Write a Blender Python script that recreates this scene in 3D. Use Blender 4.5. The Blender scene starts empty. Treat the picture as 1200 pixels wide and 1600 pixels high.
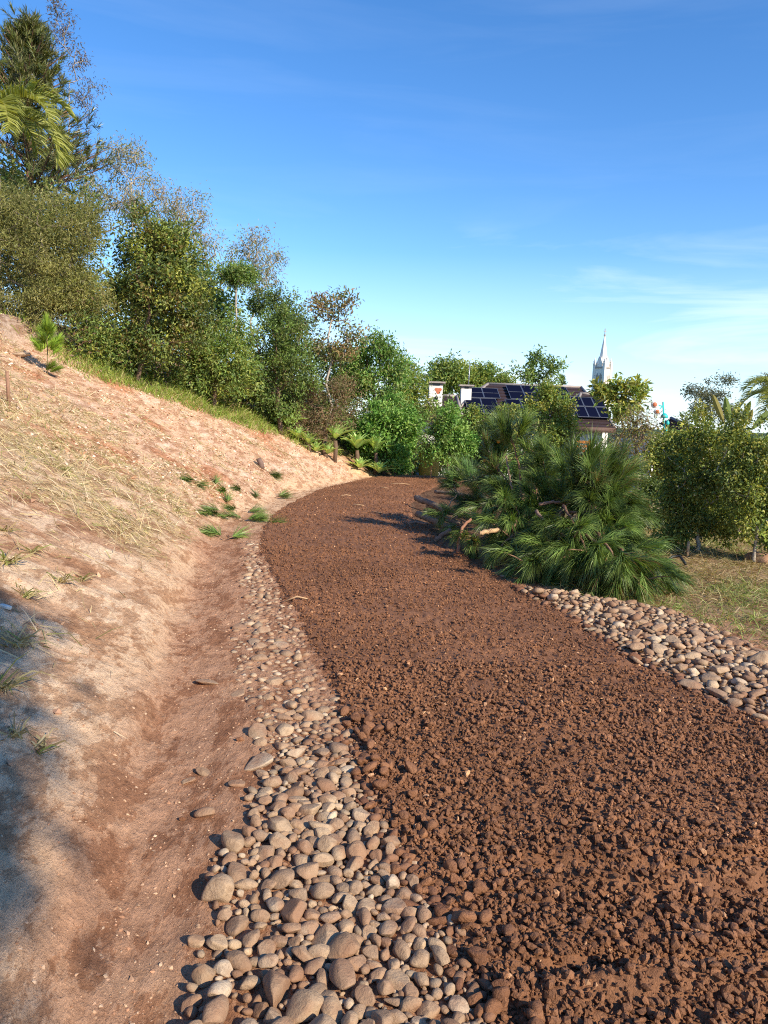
import bpy, bmesh, math, random
import numpy as np
from mathutils import Vector, Matrix

rng = np.random.default_rng(7)
random.seed(7)
scene = bpy.context.scene
COL = scene.collection

# ------------------------------------------------------------------ camera
F = 1200.0                                     # focal length in photo pixels (1200 x 1600)
CAM = np.array([0.0, 0.0, 1.6])
PITCH, ROLL = math.radians(90 - 7.125), math.radians(2.0)
_rx = np.array([[1, 0, 0], [0, math.cos(PITCH), -math.sin(PITCH)], [0, math.sin(PITCH), math.cos(PITCH)]])
_rz = np.array([[math.cos(ROLL), -math.sin(ROLL), 0], [math.sin(ROLL), math.cos(ROLL), 0], [0, 0, 1]])
CR = _rx @ _rz
cam_data = bpy.data.cameras.new('camera')
cam = bpy.data.objects.new('camera', cam_data)
COL.objects.link(cam)
M = Matrix([list(r) + [0] for r in CR] + [[0, 0, 0, 1]])
M.translation = Vector(CAM)
cam.matrix_world = M
cam_data.sensor_fit = 'VERTICAL'
cam_data.sensor_height = 36.0
cam_data.lens = 27.0
cam_data.clip_start = 0.05
cam_data.clip_end = 6000
scene.camera = cam

# ------------------------------------------------------------------ sky, sun, exposure
SUN_ELEV = math.radians(31)
SUN_AZ = math.radians(134)                     # clockwise from +Y
world = bpy.data.worlds.new('World')
scene.world = world
world.use_nodes = True
wn = world.node_tree
wn.nodes.clear()
def W(t, **k):
    n = wn.nodes.new(t)
    for a, b in k.items(): setattr(n, a, b)
    return n
w_out = W('ShaderNodeOutputWorld'); w_bg = W('ShaderNodeBackground')
w_sky = W('ShaderNodeTexSky', sky_type='NISHITA', sun_disc=False, sun_elevation=SUN_ELEV, sun_rotation=SUN_AZ,
          altitude=800.0, air_density=1.0, dust_density=0.1, ozone_density=1.6)
w_hs = W('ShaderNodeHueSaturation'); w_hs.inputs['Saturation'].default_value = 1.28
w_tc = W('ShaderNodeTexCoord')
w_map = W('ShaderNodeMapping'); w_map.inputs['Scale'].default_value = (1.1, 1.1, 9.0); w_map.inputs['Rotation'].default_value = (0.0, -0.06, 0.3); w_map.inputs['Location'].default_value = (0.35, 0.2, 0.26)
w_nz = W('ShaderNodeTexNoise'); w_nz.inputs['Scale'].default_value = 2.1; w_nz.inputs['Detail'].default_value = 7.0
w_nz.inputs['Roughness'].default_value = 0.55; w_nz.inputs['Distortion'].default_value = 0.7
w_rmp = W('ShaderNodeMapRange'); w_rmp.inputs['From Min'].default_value = 0.46; w_rmp.inputs['From Max'].default_value = 0.74
w_rmp.inputs['To Min'].default_value = 0.0; w_rmp.inputs['To Max'].default_value = 0.75
w_sep = W('ShaderNodeSeparateXYZ')
w_alt = W('ShaderNodeMapRange'); w_alt.inputs['From Min'].default_value = 0.24; w_alt.inputs['From Max'].default_value = 0.14
w_alt.inputs['To Min'].default_value = 0.06; w_alt.inputs['To Max'].default_value = 1.0
w_mul = W('ShaderNodeMath', operation='MULTIPLY')
w_mix = W('ShaderNodeMix', data_type='RGBA')
w_mix.inputs['B'].default_value = (5.6, 6.4, 7.4, 1)
L = wn.links.new
L(w_tc.outputs['Generated'], w_map.inputs['Vector']); L(w_map.outputs['Vector'], w_nz.inputs['Vector'])
L(w_nz.outputs['Fac'], w_rmp.inputs['Value']); L(w_tc.outputs['Generated'], w_sep.inputs['Vector'])
L(w_sep.outputs['Z'], w_alt.inputs['Value']); L(w_rmp.outputs['Result'], w_mul.inputs[0]); L(w_alt.outputs['Result'], w_mul.inputs[1])
L(w_sky.outputs['Color'], w_hs.inputs['Color']); L(w_mul.outputs['Value'], w_mix.inputs['Factor'])
w_hz = W('ShaderNodeMapRange'); w_hz.inputs['From Min'].default_value = 0.20; w_hz.inputs['From Max'].default_value = 0.0
w_hz.inputs['To Min'].default_value = 0.0; w_hz.inputs['To Max'].default_value = 0.65
w_mx2 = W('ShaderNodeMix', data_type='RGBA'); w_mx2.inputs['B'].default_value = (3.9, 5.2, 6.6, 1)      # pale haze low over the horizon, all round
w_tint = W('ShaderNodeMix', data_type='RGBA', blend_type='MULTIPLY'); w_tint.inputs['Factor'].default_value = 1.0; w_tint.inputs['B'].default_value = (0.90, 0.98, 1.12, 1)
L(w_sep.outputs['Z'], w_hz.inputs['Value']); L(w_hz.outputs['Result'], w_mx2.inputs['Factor'])
L(w_hs.outputs['Color'], w_tint.inputs['A']); L(w_tint.outputs['Result'], w_mx2.inputs['A']); L(w_mx2.outputs['Result'], w_mix.inputs['A'])
L(w_mix.outputs['Result'], w_bg.inputs['Color']); w_bg.inputs['Strength'].default_value = 0.145
L(w_bg.outputs['Background'], w_out.inputs['Surface'])

sun_data = bpy.data.lights.new('sun', 'SUN')
sun_data.energy = 5.0
sun_data.angle = math.radians(0.5)
sun_data.color = (1.0, 0.88, 0.70)
sun = bpy.data.objects.new('sun', sun_data)
COL.objects.link(sun)
to_sun = Vector((math.sin(SUN_AZ) * math.cos(SUN_ELEV), math.cos(SUN_AZ) * math.cos(SUN_ELEV), math.sin(SUN_ELEV)))
sun.rotation_euler = to_sun.to_track_quat('Z', 'Y').to_euler()
scene.view_settings.view_transform = 'Standard'
scene.view_settings.look = 'None'
scene.view_settings.exposure = 0.5
scene.view_settings.gamma = 1.0
scene.view_settings.use_curve_mapping = False
scene.cycles.use_denoising = False
scene.cycles.filter_width = 1.1
scene.cycles.max_bounces = 6
scene.cycles.transparent_max_bounces = 8

# ------------------------------------------------------------------ helpers: projection, noise, terrain
def rays(px, py):
    d = np.stack([(np.asarray(px, float) - 600) / F, -(np.asarray(py, float) - 800) / F, -np.ones_like(np.asarray(px, float))], -1)
    return d @ CR.T
def at(px, py, y):
    d = rays(px, py); return CAM + d * (y / d[..., 1:2] if d.ndim > 1 else y / d[1])
def ground0(pts):
    out = []
    for p in pts:
        d = rays(*p); out.append((CAM + d * (-CAM[2] / d[2]))[:2])
    return np.array(out)

def _hash(ix, iy, seed):
    h = (ix.astype(np.int64) * 374761393 + iy.astype(np.int64) * 668265263 + seed * 1442695041) & 0xFFFFFFFF
    h = ((h ^ (h >> 13)) * 1274126177) & 0xFFFFFFFF
    return ((h ^ (h >> 16)) & 0xFFFF) / 32767.5 - 1.0
def vnoise(x, y, seed=0):
    x = np.asarray(x, float); y = np.asarray(y, float)
    ix = np.floor(x); iy = np.floor(y); fx = x - ix; fy = y - iy
    fx = fx * fx * (3 - 2 * fx); fy = fy * fy * (3 - 2 * fy)
    a = _hash(ix, iy, seed); b = _hash(ix + 1, iy, seed); c = _hash(ix, iy + 1, seed); d = _hash(ix + 1, iy + 1, seed)
    return (a * (1 - fx) + b * fx) * (1 - fy) + (c * (1 - fx) + d * fx) * fy
def fbm(x, y, o=4, seed=0):
    s = 0; a = 1.0; t = 0
    for i in range(o):
        s = s + a * vnoise(x * 2 ** i + 17.3 * i, y * 2 ** i - 9.1 * i, seed + i); t += a; a *= 0.5
    return s / t
def sstep(a, b, x):
    t = np.clip((np.asarray(x, float) - a) / (b - a), 0, 1); return t * t * (3 - 2 * t)

YT = np.linspace(-12, 40, 1041)
def table(pts, near, far):
    p = np.array(sorted([tuple(q) for q in pts] + near + far, key=lambda q: q[1]))
    v = np.interp(YT, p[:, 1], p[:, 0]); k = np.exp(-np.linspace(-2, 2, 15) ** 2); k /= k.sum()
    return np.convolve(np.pad(v, 7, mode='edge'), k, 'valid')
T_FOOT = table(ground0([(150, 1600), (190, 1400), (230, 1200), (290, 950), (320, 870), (345, 820), (430, 775), (500, 758), (565, 745)]),
               [(-0.6, 0), (-0.4, -6)], [(0.6, 23), (1.2, 30)])
T_PL = table(ground0([(760, 1600), (680, 1450), (600, 1320), (550, 1200), (530, 1110), (490, 1040), (465, 980), (430, 920), (410, 880), (400, 845), (415, 810), (450, 785), (500, 762), (575, 746)]),
             [(0.5, 0), (0.7, -6)], [(0.9, 23)])
T_PR = table(ground0([(1200, 1130), (1100, 1085), (1000, 1030), (900, 965), (830, 930), (760, 885), (700, 845), (650, 810), (645, 790), (665, 770), (690, 757)]),
             [(2.5, 2), (2.7, 0), (2.9, -6)], [(2.6, 21), (3.8, 24)])
T_CL = table(ground0([(280, 1600), (285, 1500), (310, 1400), (400, 1300), (410, 1200), (385, 1100), (365, 1000), (375, 950), (385, 900)]),
             [(-0.45, 0)], [(-1.6, 8.6), (-1.9, 10.5)])
T_CR = table(ground0([(1200, 1030), (1060, 960), (940, 940), (870, 932), (800, 922)]), [(2.95, 4), (3.1, 2), (3.3, 0)], [])
foot = lambda y: np.interp(y, YT, T_FOOT)
pleft = lambda y: np.interp(y, YT, T_PL)
pright = lambda y: np.interp(y, YT, T_PR)
cleft = lambda y: np.interp(y, YT, T_CL)
cright = lambda y: np.interp(y, YT, T_CR)

def H0(x, y):
    """large shape of the land"""
    x = np.asarray(x, float); y = np.asarray(y, float)
    s = foot(np.clip(y, -12, 40)) - x
    k = 0.07
    sp = k * np.logaddexp(0, s / k) - k * math.log(2) * np.exp(-(s / 0.6) ** 2)
    slope = 0.56 * np.minimum(sp, 4.7) + 0.22 * np.clip(sp - 4.7, 0, 14)
    slope = slope + 0.06 * sstep(0.0, 0.2, s + 0.10 * vnoise(x * 3.1, y * 1.7, 8)) * (1 - sstep(8, 12, y))      # cut edge above the trench
    fade = 1 - 0.75 * sstep(30, 90, y)
    z = slope * fade * sstep(-40, -6, y)
    # bank under the trees at the top of the slope
    z = z + 0.5 * sstep(4.7, 5.4, s + 0.25 * vnoise(x * 0.9, y * 0.9, 5)) * sstep(9, 11, y) * (1 - sstep(15.5, 18, y))
    # the land drops behind the pine heap towards the house and the town
    z = z - 1.5 * sstep(20.5, 26, y + 0.10 * np.clip(x, 0, 60)) * sstep(-1.0, 3.0, x)
    z = z - 0.5 * sstep(4.5, 9, x) * sstep(8, 14, y)
    z = z - 14 * sstep(55, 180, y)
    z = z + 0.05 * sstep(2.3, 3.6, x) * (y < 40)
    return z
def crust(x, y):
    s = foot(np.clip(y, -12, 40)) - x; u = x * 0.8 + y * 0.6; v = -x * 0.6 + y * 0.8
    w1 = 0.35 * fbm(x * 1.7, y * 1.7, 3, 201)
    return sstep(0.02, 0.07, fbm(u * 1.0 + w1, v * 2.4 + w1, 6, 211) + 0.05) * sstep(-0.1, 0.6, s + 0.5 * w1)
def H(x, y):
    x = np.asarray(x, float); y = np.asarray(y, float)
    s = foot(np.clip(y, -12, 40)) - x
    hill = sstep(-0.2, 0.9, s)
    near = 1 - sstep(25, 40, y)
    n = 0.012 * fbm(x * 3, y * 3, 4, 3) + hill * (0.035 * fbm(x * 1.3, y * 1.3, 4, 11) + 0.05 * fbm(x * 0.45, y * 0.45, 2, 31))
    cl = fbm(x * 9 + 2 * s, y * 6, 3, 21)
    n = n + (0.25 + 0.75 * hill) * 0.016 * sstep(0.05, 0.35, cl)
    n = n + 0.012 * crust(x, y) * (1 - sstep(8, 10, y))
    # scraped wheel / bucket marks along the foot of the slope
    n = n + 0.018 * np.exp(-((s + 0.25) / 0.35) ** 2) * fbm(x * 5, y * 2.2, 3, 41)
    n = n - 0.012 * np.exp(-((s + 0.05) / 0.22) ** 2)
    yc = np.clip(y, -12, 40); m = np.minimum(x - pleft(yc), pright(yc) - x)
    return H0(x, y) + n * near - 0.13 * sstep(0.10, 0.30, m) * (y < 22.5) * (y > -4)
def hit(px, py):
    d = rays(px, py); t = np.geomspace(0.8, 400, 6000)
    P = CAM + d[None] * t[:, None]
    below = P[:, 2] < H(P[:, 0], P[:, 1])
    i = int(np.argmax(below)) if below.any() else len(t) - 1
    p = P[i]; return np.array([p[0], p[1], float(H(p[0], p[1]))])

# ------------------------------------------------------------------ helpers: meshes and objects
def mesh_np(name, V, Fc, mat=None, col=None, smooth=True):
    V = np.ascontiguousarray(V, np.float32); Fc = np.ascontiguousarray(Fc, np.int32)
    m = bpy.data.meshes.new(name); n, k = Fc.shape
    m.vertices.add(len(V)); m.vertices.foreach_set('co', V.ravel())
    m.loops.add(n * k); m.loops.foreach_set('vertex_index', Fc.ravel())
    m.polygons.add(n); m.polygons.foreach_set('loop_start', np.arange(n, dtype=np.int32) * k)
    m.polygons.foreach_set('use_smooth', np.full(n, bool(smooth)))
    if col is not None:
        a = m.color_attributes.new('col', 'FLOAT_COLOR', 'POINT')
        c = np.ones((len(V), 4), np.float32); c[:, :3] = np.clip(col, 0, 1); a.data.foreach_set('color', c.ravel())
    m.update(calc_edges=True)
    if mat is not None: m.materials.append(mat)
    return m
def link(name, data, parent=None, loc=None):
    o = bpy.data.objects.new(name, data); COL.objects.link(o)
    if parent is not None: o.parent = parent
    if loc is not None: o.location = Vector([float(v) for v in loc])
    return o
def tag(o, label=None, cat=None, group=None, kind=None):
    if label: o['label'] = label
    if cat: o['category'] = cat
    if group: o['group'] = group
    if kind: o['kind'] = kind
    return o
def thing(name, label, cat, loc, group=None, rz=0.0):
    o = link(name, None, None, loc); o.rotation_euler = (0, 0, rz); o.empty_display_size = 0.2
    return tag(o, label, cat, group)
class MB:
    """collects tri/quad pieces into one mesh (quads are split)"""
    def __init__(s): s.V = []; s.T = []; s.C = []; s.n = 0
    def add(s, V, T, c=None):
        V = np.asarray(V, float); T = np.asarray(T, int)
        if T.shape[1] == 4: T = np.concatenate([T[:, [0, 1, 2]], T[:, [0, 2, 3]]])
        s.V.append(V); s.T.append(T + s.n); s.n += len(V)
        s.C.append(np.broadcast_to(np.asarray((1, 1, 1) if c is None else c, float), (len(V), 3)))
        return s
    def box(s, lo, hi, R=None, off=(0, 0, 0), c=None):
        x0, y0, z0 = lo; x1, y1, z1 = hi
        V = np.array([[x0, y0, z0], [x1, y0, z0], [x1, y1, z0], [x0, y1, z0], [x0, y0, z1], [x1, y0, z1], [x1, y1, z1], [x0, y1, z1]], float)
        if R is not None: V = V @ np.asarray(R).T
        return s.add(V + np.asarray(off), [[3, 2, 1, 0], [4, 5, 6, 7], [0, 1, 5, 4], [1, 2, 6, 5], [2, 3, 7, 6], [3, 0, 4, 7]], c)
    def tube(s, P, r, sides=6, c=None, cap=True):
        V, T = sweep(P, r, sides, cap); return s.add(V, T, c)
    def mesh(s, name, mat, col=False, smooth=True):
        return mesh_np(name, np.concatenate(s.V), np.concatenate(s.T), mat, np.concatenate(s.C) if col else None, smooth)
    def obj(s, name, mat, parent=None, loc=None, col=False, smooth=True):
        return link(name, s.mesh(name, mat, col, smooth), parent, loc)
def unit(v):
    v = np.asarray(v, float); return v / (np.linalg.norm(v, axis=-1, keepdims=True) + 1e-9)
def sweep(P, r, sides=6, cap=True):
    P = np.asarray(P, float); r = np.broadcast_to(np.asarray(r, float), (len(P),))
    t = unit(np.gradient(P, axis=0)); ref = np.array([0.3, 0.2, 0.93]) if abs(t[0, 2]) < 0.9 else np.array([1.0, 0.1, 0])
    u = unit(np.cross(t, ref)); v = np.cross(t, u)
    a = np.linspace(0, 2 * math.pi, sides, endpoint=False)
    V = (P[:, None] + r[:, None, None] * (np.cos(a)[None, :, None] * u[:, None] + np.sin(a)[None, :, None] * v[:, None])).reshape(-1, 3)
    T = []
    for i in range(len(P) - 1):
        for j in range(sides):
            k = (j + 1) % sides
            T.append([i * sides + j, i * sides + k, (i + 1) * sides + k]); T.append([i * sides + j, (i + 1) * sides + k, (i + 1) * sides + j])
    if cap:
        for b, f in ((0, 1), ((len(P) - 1) * sides, 0)):
            for j in range(1, sides - 1): T.append([b, b + j + 1, b + j] if f else [b, b + j, b + j + 1])
    return V, np.array(T)
def ico(sub):
    bm = bmesh.new(); bmesh.ops.create_icosphere(bm, subdivisions=sub, radius=1.0)
    V = np.array([v.co[:] for v in bm.verts]); T = np.array([[v.index for v in f.verts] for f in bm.faces]); bm.free()
    return V, T
ICO = {k: ico(k) for k in (1, 2, 3, 4)}
ICO[0] = (np.array([[1, 0, 0], [-1, 0, 0], [0, 1, 0], [0, -1, 0], [0, 0, 1], [0, 0, -1]], float), np.array([[0, 2, 4], [2, 1, 4], [1, 3, 4], [3, 0, 4], [2, 0, 5], [1, 2, 5], [3, 1, 5], [0, 3, 5]]))
def stone_verts(sub, seed, rough=0.25, flat=0.0):
    V, T = ICO[sub]; r = np.random.default_rng(seed)
    f = np.zeros(len(V))
    for i in range(7):
        d = unit(r.normal(size=3)); f += r.uniform(-1, 1) * np.exp(1.6 * (V @ d - 1)) + 0.25 * r.uniform(-1, 1) * np.sin(3.0 * (V @ d) + r.uniform(0, 6))
    W_ = V * (1 + rough * f[:, None] * 0.5)
    for i in range(int(r.integers(3, 9))):                  # worn facets
        d = unit(r.normal(size=3)); h = r.uniform(0.50, 0.92); q = W_ @ d
        W_ = W_ - np.clip(q - h, 0, None)[:, None] * d * 0.8
    return W_, T
def instances(Vt, Tt, R, P, cols=None):
    """k copies of a template (n,3) with matrices R (k,3,3) at P (k,3) joined to one array"""
    k, n = len(P), len(Vt)
    V = np.einsum('kij,nj->kni', R, Vt) + P[:, None]
    T = (Tt[None] + (np.arange(k) * n)[:, None, None]).reshape(-1, 3)
    C_ = None if cols is None else np.repeat(cols, n, axis=0)
    return V.reshape(-1, 3), T, C_
def rot_rand(k, tilt, r=rng):
    yaw = r.uniform(0, 2 * math.pi, k); a = r.normal(0, tilt, k); b = r.normal(0, tilt, k)
    cz, sz, ca, sa, cb, sb = np.cos(yaw), np.sin(yaw), np.cos(a), np.sin(a), np.cos(b), np.sin(b)
    Z = np.zeros((k, 3, 3)); X = Z.copy(); Y = Z.copy()
    Z[:, 0, 0] = cz; Z[:, 0, 1] = -sz; Z[:, 1, 0] = sz; Z[:, 1, 1] = cz; Z[:, 2, 2] = 1
    X[:, 0, 0] = 1; X[:, 1, 1] = ca; X[:, 1, 2] = -sa; X[:, 2, 1] = sa; X[:, 2, 2] = ca
    Y[:, 1, 1] = 1; Y[:, 0, 0] = cb; Y[:, 0, 2] = sb; Y[:, 2, 0] = -sb; Y[:, 2, 2] = cb
    return X @ Y @ Z

# ------------------------------------------------------------------ materials
def material(name):
    m = bpy.data.materials.new(name); m.use_nodes = True; nt = m.node_tree
    b = nt.nodes['Principled BSDF']
    def N(t, props=None, **inp):
        n = nt.nodes.new(t)
        for k, v in (props or {}).items(): setattr(n, k, v)
        for k, v in inp.items():
            k = k.replace('_', ' ')
            if hasattr(v, 'is_output') or isinstance(v, bpy.types.NodeSocket): nt.links.new(v, n.inputs[k])
            else: n.inputs[k].default_value = v
        return n
    def S(k, v):
        if isinstance(v, bpy.types.NodeSocket): nt.links.new(v, b.inputs[k])
        else: b.inputs[k].default_value = v
    return m, nt, b, N, S
def ramp(N, fac, stops):
    n = N('ShaderNodeValToRGB'); e = n.color_ramp.elements
    while len(e) < len(stops): e.new(0.5)
    for i, (p, c) in enumerate(stops): e[i].position = p; e[i].color = (*c, 1)
    n.id_data.links.new(fac, n.inputs['Fac']); return n.outputs['Color']
def mixc(N, mode, fac, a, b):
    n = N('ShaderNodeMix', {'data_type': 'RGBA', 'blend_type': mode})
    for k, v in (('Factor', fac), ('A', a), ('B', b)):
        s = [i for i in n.inputs if i.name == k and (i.type == 'RGBA' or k == 'Factor') and i.enabled][0]
        if isinstance(v, bpy.types.NodeSocket): n.id_data.links.new(v, s)
        else: s.default_value = v if k == 'Factor' else (*v, 1)
    return [o for o in n.outputs if o.type == 'RGBA'][0]
def bump(N, S, h, strength=0.5, dist=0.01):
    b = N('ShaderNodeBump', None, Strength=strength, Distance=dist, Height=h); S('Normal', b.outputs['Normal']); return b

def m_foliage(name, rough=0.5, trans=0.28, spec=0.35):
    m, nt, b, N, S = material(name)
    a = N('ShaderNodeAttribute', {'attribute_name': 'col'})
    S('Base Color', a.outputs['Color']); S('Roughness', rough); S('Specular IOR Level', spec)
    t = N('ShaderNodeBsdfTranslucent'); warm = mixc(N, 'MULTIPLY', 1.0, a.outputs['Color'], (1.35, 1.25, 0.5))
    nt.links.new(warm, t.inputs['Color'])
    mx = N('ShaderNodeMixShader', None, Fac=trans); nt.links.new(b.outputs[0], mx.inputs[1]); nt.links.new(t.outputs[0], mx.inputs[2])
    nt.links.new(mx.outputs[0], nt.nodes['Material Output'].inputs['Surface'])
    return m
MAT = {}
MAT['leaf'] = m_foliage('leaf', 0.48, 0.33, 0.4)
MAT['needle'] = m_foliage('needle', 0.42, 0.2, 0.45)
MAT['straw'] = m_foliage('straw', 0.8, 0.15, 0.15)
MAT['grass'] = m_foliage('grass', 0.55, 0.3, 0.3)

def m_attr(name, rough=0.85, scale=30, amt=0.5, bumpd=0.004, spec=0.25, noise_lo=0.7, noise_hi=1.25):
    m, nt, b, N, S = material(name)
    a = N('ShaderNodeAttribute', {'attribute_name': 'col'}); g = N('ShaderNodeNewGeometry')
    n = N('ShaderNodeTexNoise', None, Vector=g.outputs['Position'], Scale=scale, Detail=6.0, Roughness=0.65)
    c = mixc(N, 'MULTIPLY', amt, a.outputs['Color'], ramp(N, n.outputs['Fac'], [(0.25, (noise_lo,) * 3), (0.75, (noise_hi,) * 3)]))
    S('Base Color', c); S('Roughness', rough); S('Specular IOR Level', spec); bump(N, S, n.outputs['Fac'], 0.6, bumpd)
    return m
MAT['bark'] = m_attr('bark', 0.9, 18, 0.8, 0.02)
MAT['clod'] = m_attr('clod', 0.95, 60, 0.6, 0.004, 0.1)

def m_ground():
    m, nt, b, N, S = material('earth')
    a = N('ShaderNodeAttribute', {'attribute_name': 'col'}); g = N('ShaderNodeNewGeometry')
    n1 = N('ShaderNodeTexNoise', None, Vector=g.outputs['Position'], Scale=15.0, Detail=9.0, Roughness=0.68)
    mp = N('ShaderNodeMapping', None, Vector=g.outputs['Position'], Scale=(1.0, 0.35, 1.0), Rotation=(0, 0, 0.9))
    n2 = N('ShaderNodeTexNoise', None, Vector=mp.outputs['Vector'], Scale=26.0, Detail=7.0, Roughness=0.72, Distortion=0.1)
    n3 = N('ShaderNodeTexNoise', None, Vector=g.outputs['Position'], Scale=160.0, Detail=4.0, Roughness=0.7)
    c = mixc(N, 'MULTIPLY', 0.75, a.outputs['Color'], ramp(N, n1.outputs['Fac'], [(0.28, (0.62, 0.56, 0.52)), (0.5, (1, 1, 1)), (0.74, (1.3, 1.3, 1.3))]))
    c = mixc(N, 'MULTIPLY', 0.7, c, ramp(N, n2.outputs['Fac'], [(0.3, (0.66, 0.58, 0.52)), (0.48, (1, 1, 1)), (0.72, (1.22, 1.24, 1.26))]))
    c = mixc(N, 'MULTIPLY', 0.6, c, ramp(N, n3.outputs['Fac'], [(0.3, (0.75, 0.72, 0.7)), (0.6, (1.15, 1.15, 1.15))]))
    mp4 = N('ShaderNodeMapping', None, Vector=g.outputs['Position'], Scale=(1.0, 0.45, 1.0), Rotation=(0, 0, 0.75))
    n4 = N('ShaderNodeTexNoise', None, Vector=mp4.outputs['Vector'], Scale=5.5, Detail=10.0, Roughness=0.74, Distortion=0.25)
    c = mixc(N, 'MULTIPLY', 0.9, c, ramp(N, n4.outputs['Fac'], [(0.36, (0.62, 0.51, 0.45)), (0.47, (0.76, 0.66, 0.60)), (0.495, (1.06, 1.06, 1.06)), (0.7, (1.2, 1.23, 1.25))]))
    S('Base Color', c); S('Roughness', 0.95); S('Specular IOR Level', 0.12)
    b1 = N('ShaderNodeBump', None, Strength=0.9, Distance=0.03, Height=n1.outputs['Fac'])
    b2 = N('ShaderNodeBump', None, Strength=1.0, Distance=0.03, Height=n2.outputs['Fac'], Normal=b1.outputs['Normal'])
    b3 = N('ShaderNodeBump', None, Strength=0.5, Distance=0.003, Height=n3.outputs['Fac'], Normal=b2.outputs['Normal'])
    S('Normal', b3.outputs['Normal'])
    return m
MAT['earth'] = m_ground()

def m_mud(name, c0, c1, rough, objrand=False):
    m, nt, b, N, S = material(name)
    g = N('ShaderNodeNewGeometry')
    n1 = N('ShaderNodeTexNoise', None, Vector=g.outputs['Position'], Scale=14.0, Detail=8.0, Roughness=0.7)
    n2 = N('ShaderNodeTexNoise', None, Vector=g.outputs['Position'], Scale=110.0, Detail=4.0, Roughness=0.7)
    big = N('ShaderNodeTexNoise', None, Vector=g.outputs['Position'], Scale=1.1, Detail=3.0)
    c = ramp(N, n1.outputs['Fac'], [(0.3, c0), (0.7, c1)])
    c = mixc(N, 'MULTIPLY', 0.6, c, ramp(N, big.outputs['Fac'], [(0.35, (0.8, 0.78, 0.76)), (0.65, (1.2, 1.2, 1.2))]))
    if objrand:
        oi = N('ShaderNodeObjectInfo'); c = mixc(N, 'MULTIPLY', 0.8, c, ramp(N, oi.outputs['Random'], [(0.0, (0.75, 0.7, 0.66)), (0.6, (1, 1, 1)), (1.0, (1.35, 1.35, 1.3))]))
    else:
        a = N('ShaderNodeAttribute', {'attribute_name': 'col'}); c = mixc(N, 'MULTIPLY', 1.0, c, a.outputs['Color'])
    S('Base Color', c); S('Specular IOR Level', 0.35)
    S('Roughness', N('ShaderNodeMapRange', None, Value=n1.outputs['Fac'], To_Min=rough - 0.15, To_Max=rough + 0.2).outputs['Result'])
    b1 = N('ShaderNodeBump', None, Strength=0.6, Distance=0.012, Height=n1.outputs['Fac'])
    b2 = N('ShaderNodeBump', None, Strength=1.0, Distance=0.009, Height=n2.outputs['Fac'], Normal=b1.outputs['Normal']); S('Normal', b2.outputs['Normal'])
    return m
MUD0, MUD1 = (0.170, 0.073, 0.033), (0.300, 0.137, 0.063)
MAT['mud'] = m_mud('mud', MUD0, MUD1, 0.7)
MAT['mud_pebble'] = m_mud('mud_pebble', MUD0, MUD1, 0.5, True)

def m_cobble(name, objrand):
    m, nt, b, N, S = material(name)
    g = N('ShaderNodeNewGeometry')
    stops = [(0.0, (0.30, 0.21, 0.14)), (0.2, (0.45, 0.31, 0.19)), (0.4, (0.35, 0.225, 0.14)), (0.6, (0.50, 0.36, 0.225)), (0.78, (0.26, 0.155, 0.09)), (0.9, (0.40, 0.27, 0.17)), (1.0, (0.56, 0.44, 0.31))]
    if objrand:
        oi = N('ShaderNodeObjectInfo'); c = ramp(N, oi.outputs['Random'], stops)
    else:
        c = N('ShaderNodeAttribute', {'attribute_name': 'col'}).outputs['Color']
    n1 = N('ShaderNodeTexNoise', None, Vector=g.outputs['Position'], Scale=22.0, Detail=8.0, Roughness=0.7)
    n2 = N('ShaderNodeTexNoise', None, Vector=g.outputs['Position'], Scale=150.0, Detail=4.0, Roughness=0.75)
    c = mixc(N, 'MULTIPLY', 0.8, c, ramp(N, n1.outputs['Fac'], [(0.3, (0.68, 0.62, 0.58)), (0.5, (1, 1, 1)), (0.72, (1.22, 1.2, 1.16))]))
    c = mixc(N, 'MULTIPLY', 0.5, c, ramp(N, n2.outputs['Fac'], [(0.3, (0.7, 0.68, 0.66)), (0.65, (1.15, 1.15, 1.15))]))
    mudm = N('ShaderNodeTexNoise', None, Vector=g.outputs['Position'], Scale=6.0, Detail=5.0, Roughness=0.6)
    fac = N('ShaderNodeMapRange', None, Value=mudm.outputs['Fac'], From_Min=0.44, From_Max=0.62, To_Min=0.0, To_Max=0.75)
    c = mixc(N, 'MIX', fac.outputs['Result'], c, (0.30, 0.155, 0.085))
    S('Base Color', c); S('Roughness', 0.72); S('Specular IOR Level', 0.3)
    b1 = N('ShaderNodeBump', None, Strength=0.8, Distance=0.016, Height=n1.outputs['Fac'])
    b2 = N('ShaderNodeBump', None, Strength=0.7, Distance=0.003, Height=n2.outputs['Fac'], Normal=b1.outputs['Normal']); S('Normal', b2.outputs['Normal'])
    return m
MAT['cobble'] = m_cobble('cobble', True)
MAT['cobble_mass'] = m_cobble('cobble_mass', False)
COB = np.array([(0.34, 0.25, 0.165), (0.45, 0.31, 0.19), (0.35, 0.23, 0.14), (0.49, 0.355, 0.225), (0.27, 0.16, 0.095), (0.54, 0.42, 0.29)])

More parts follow.
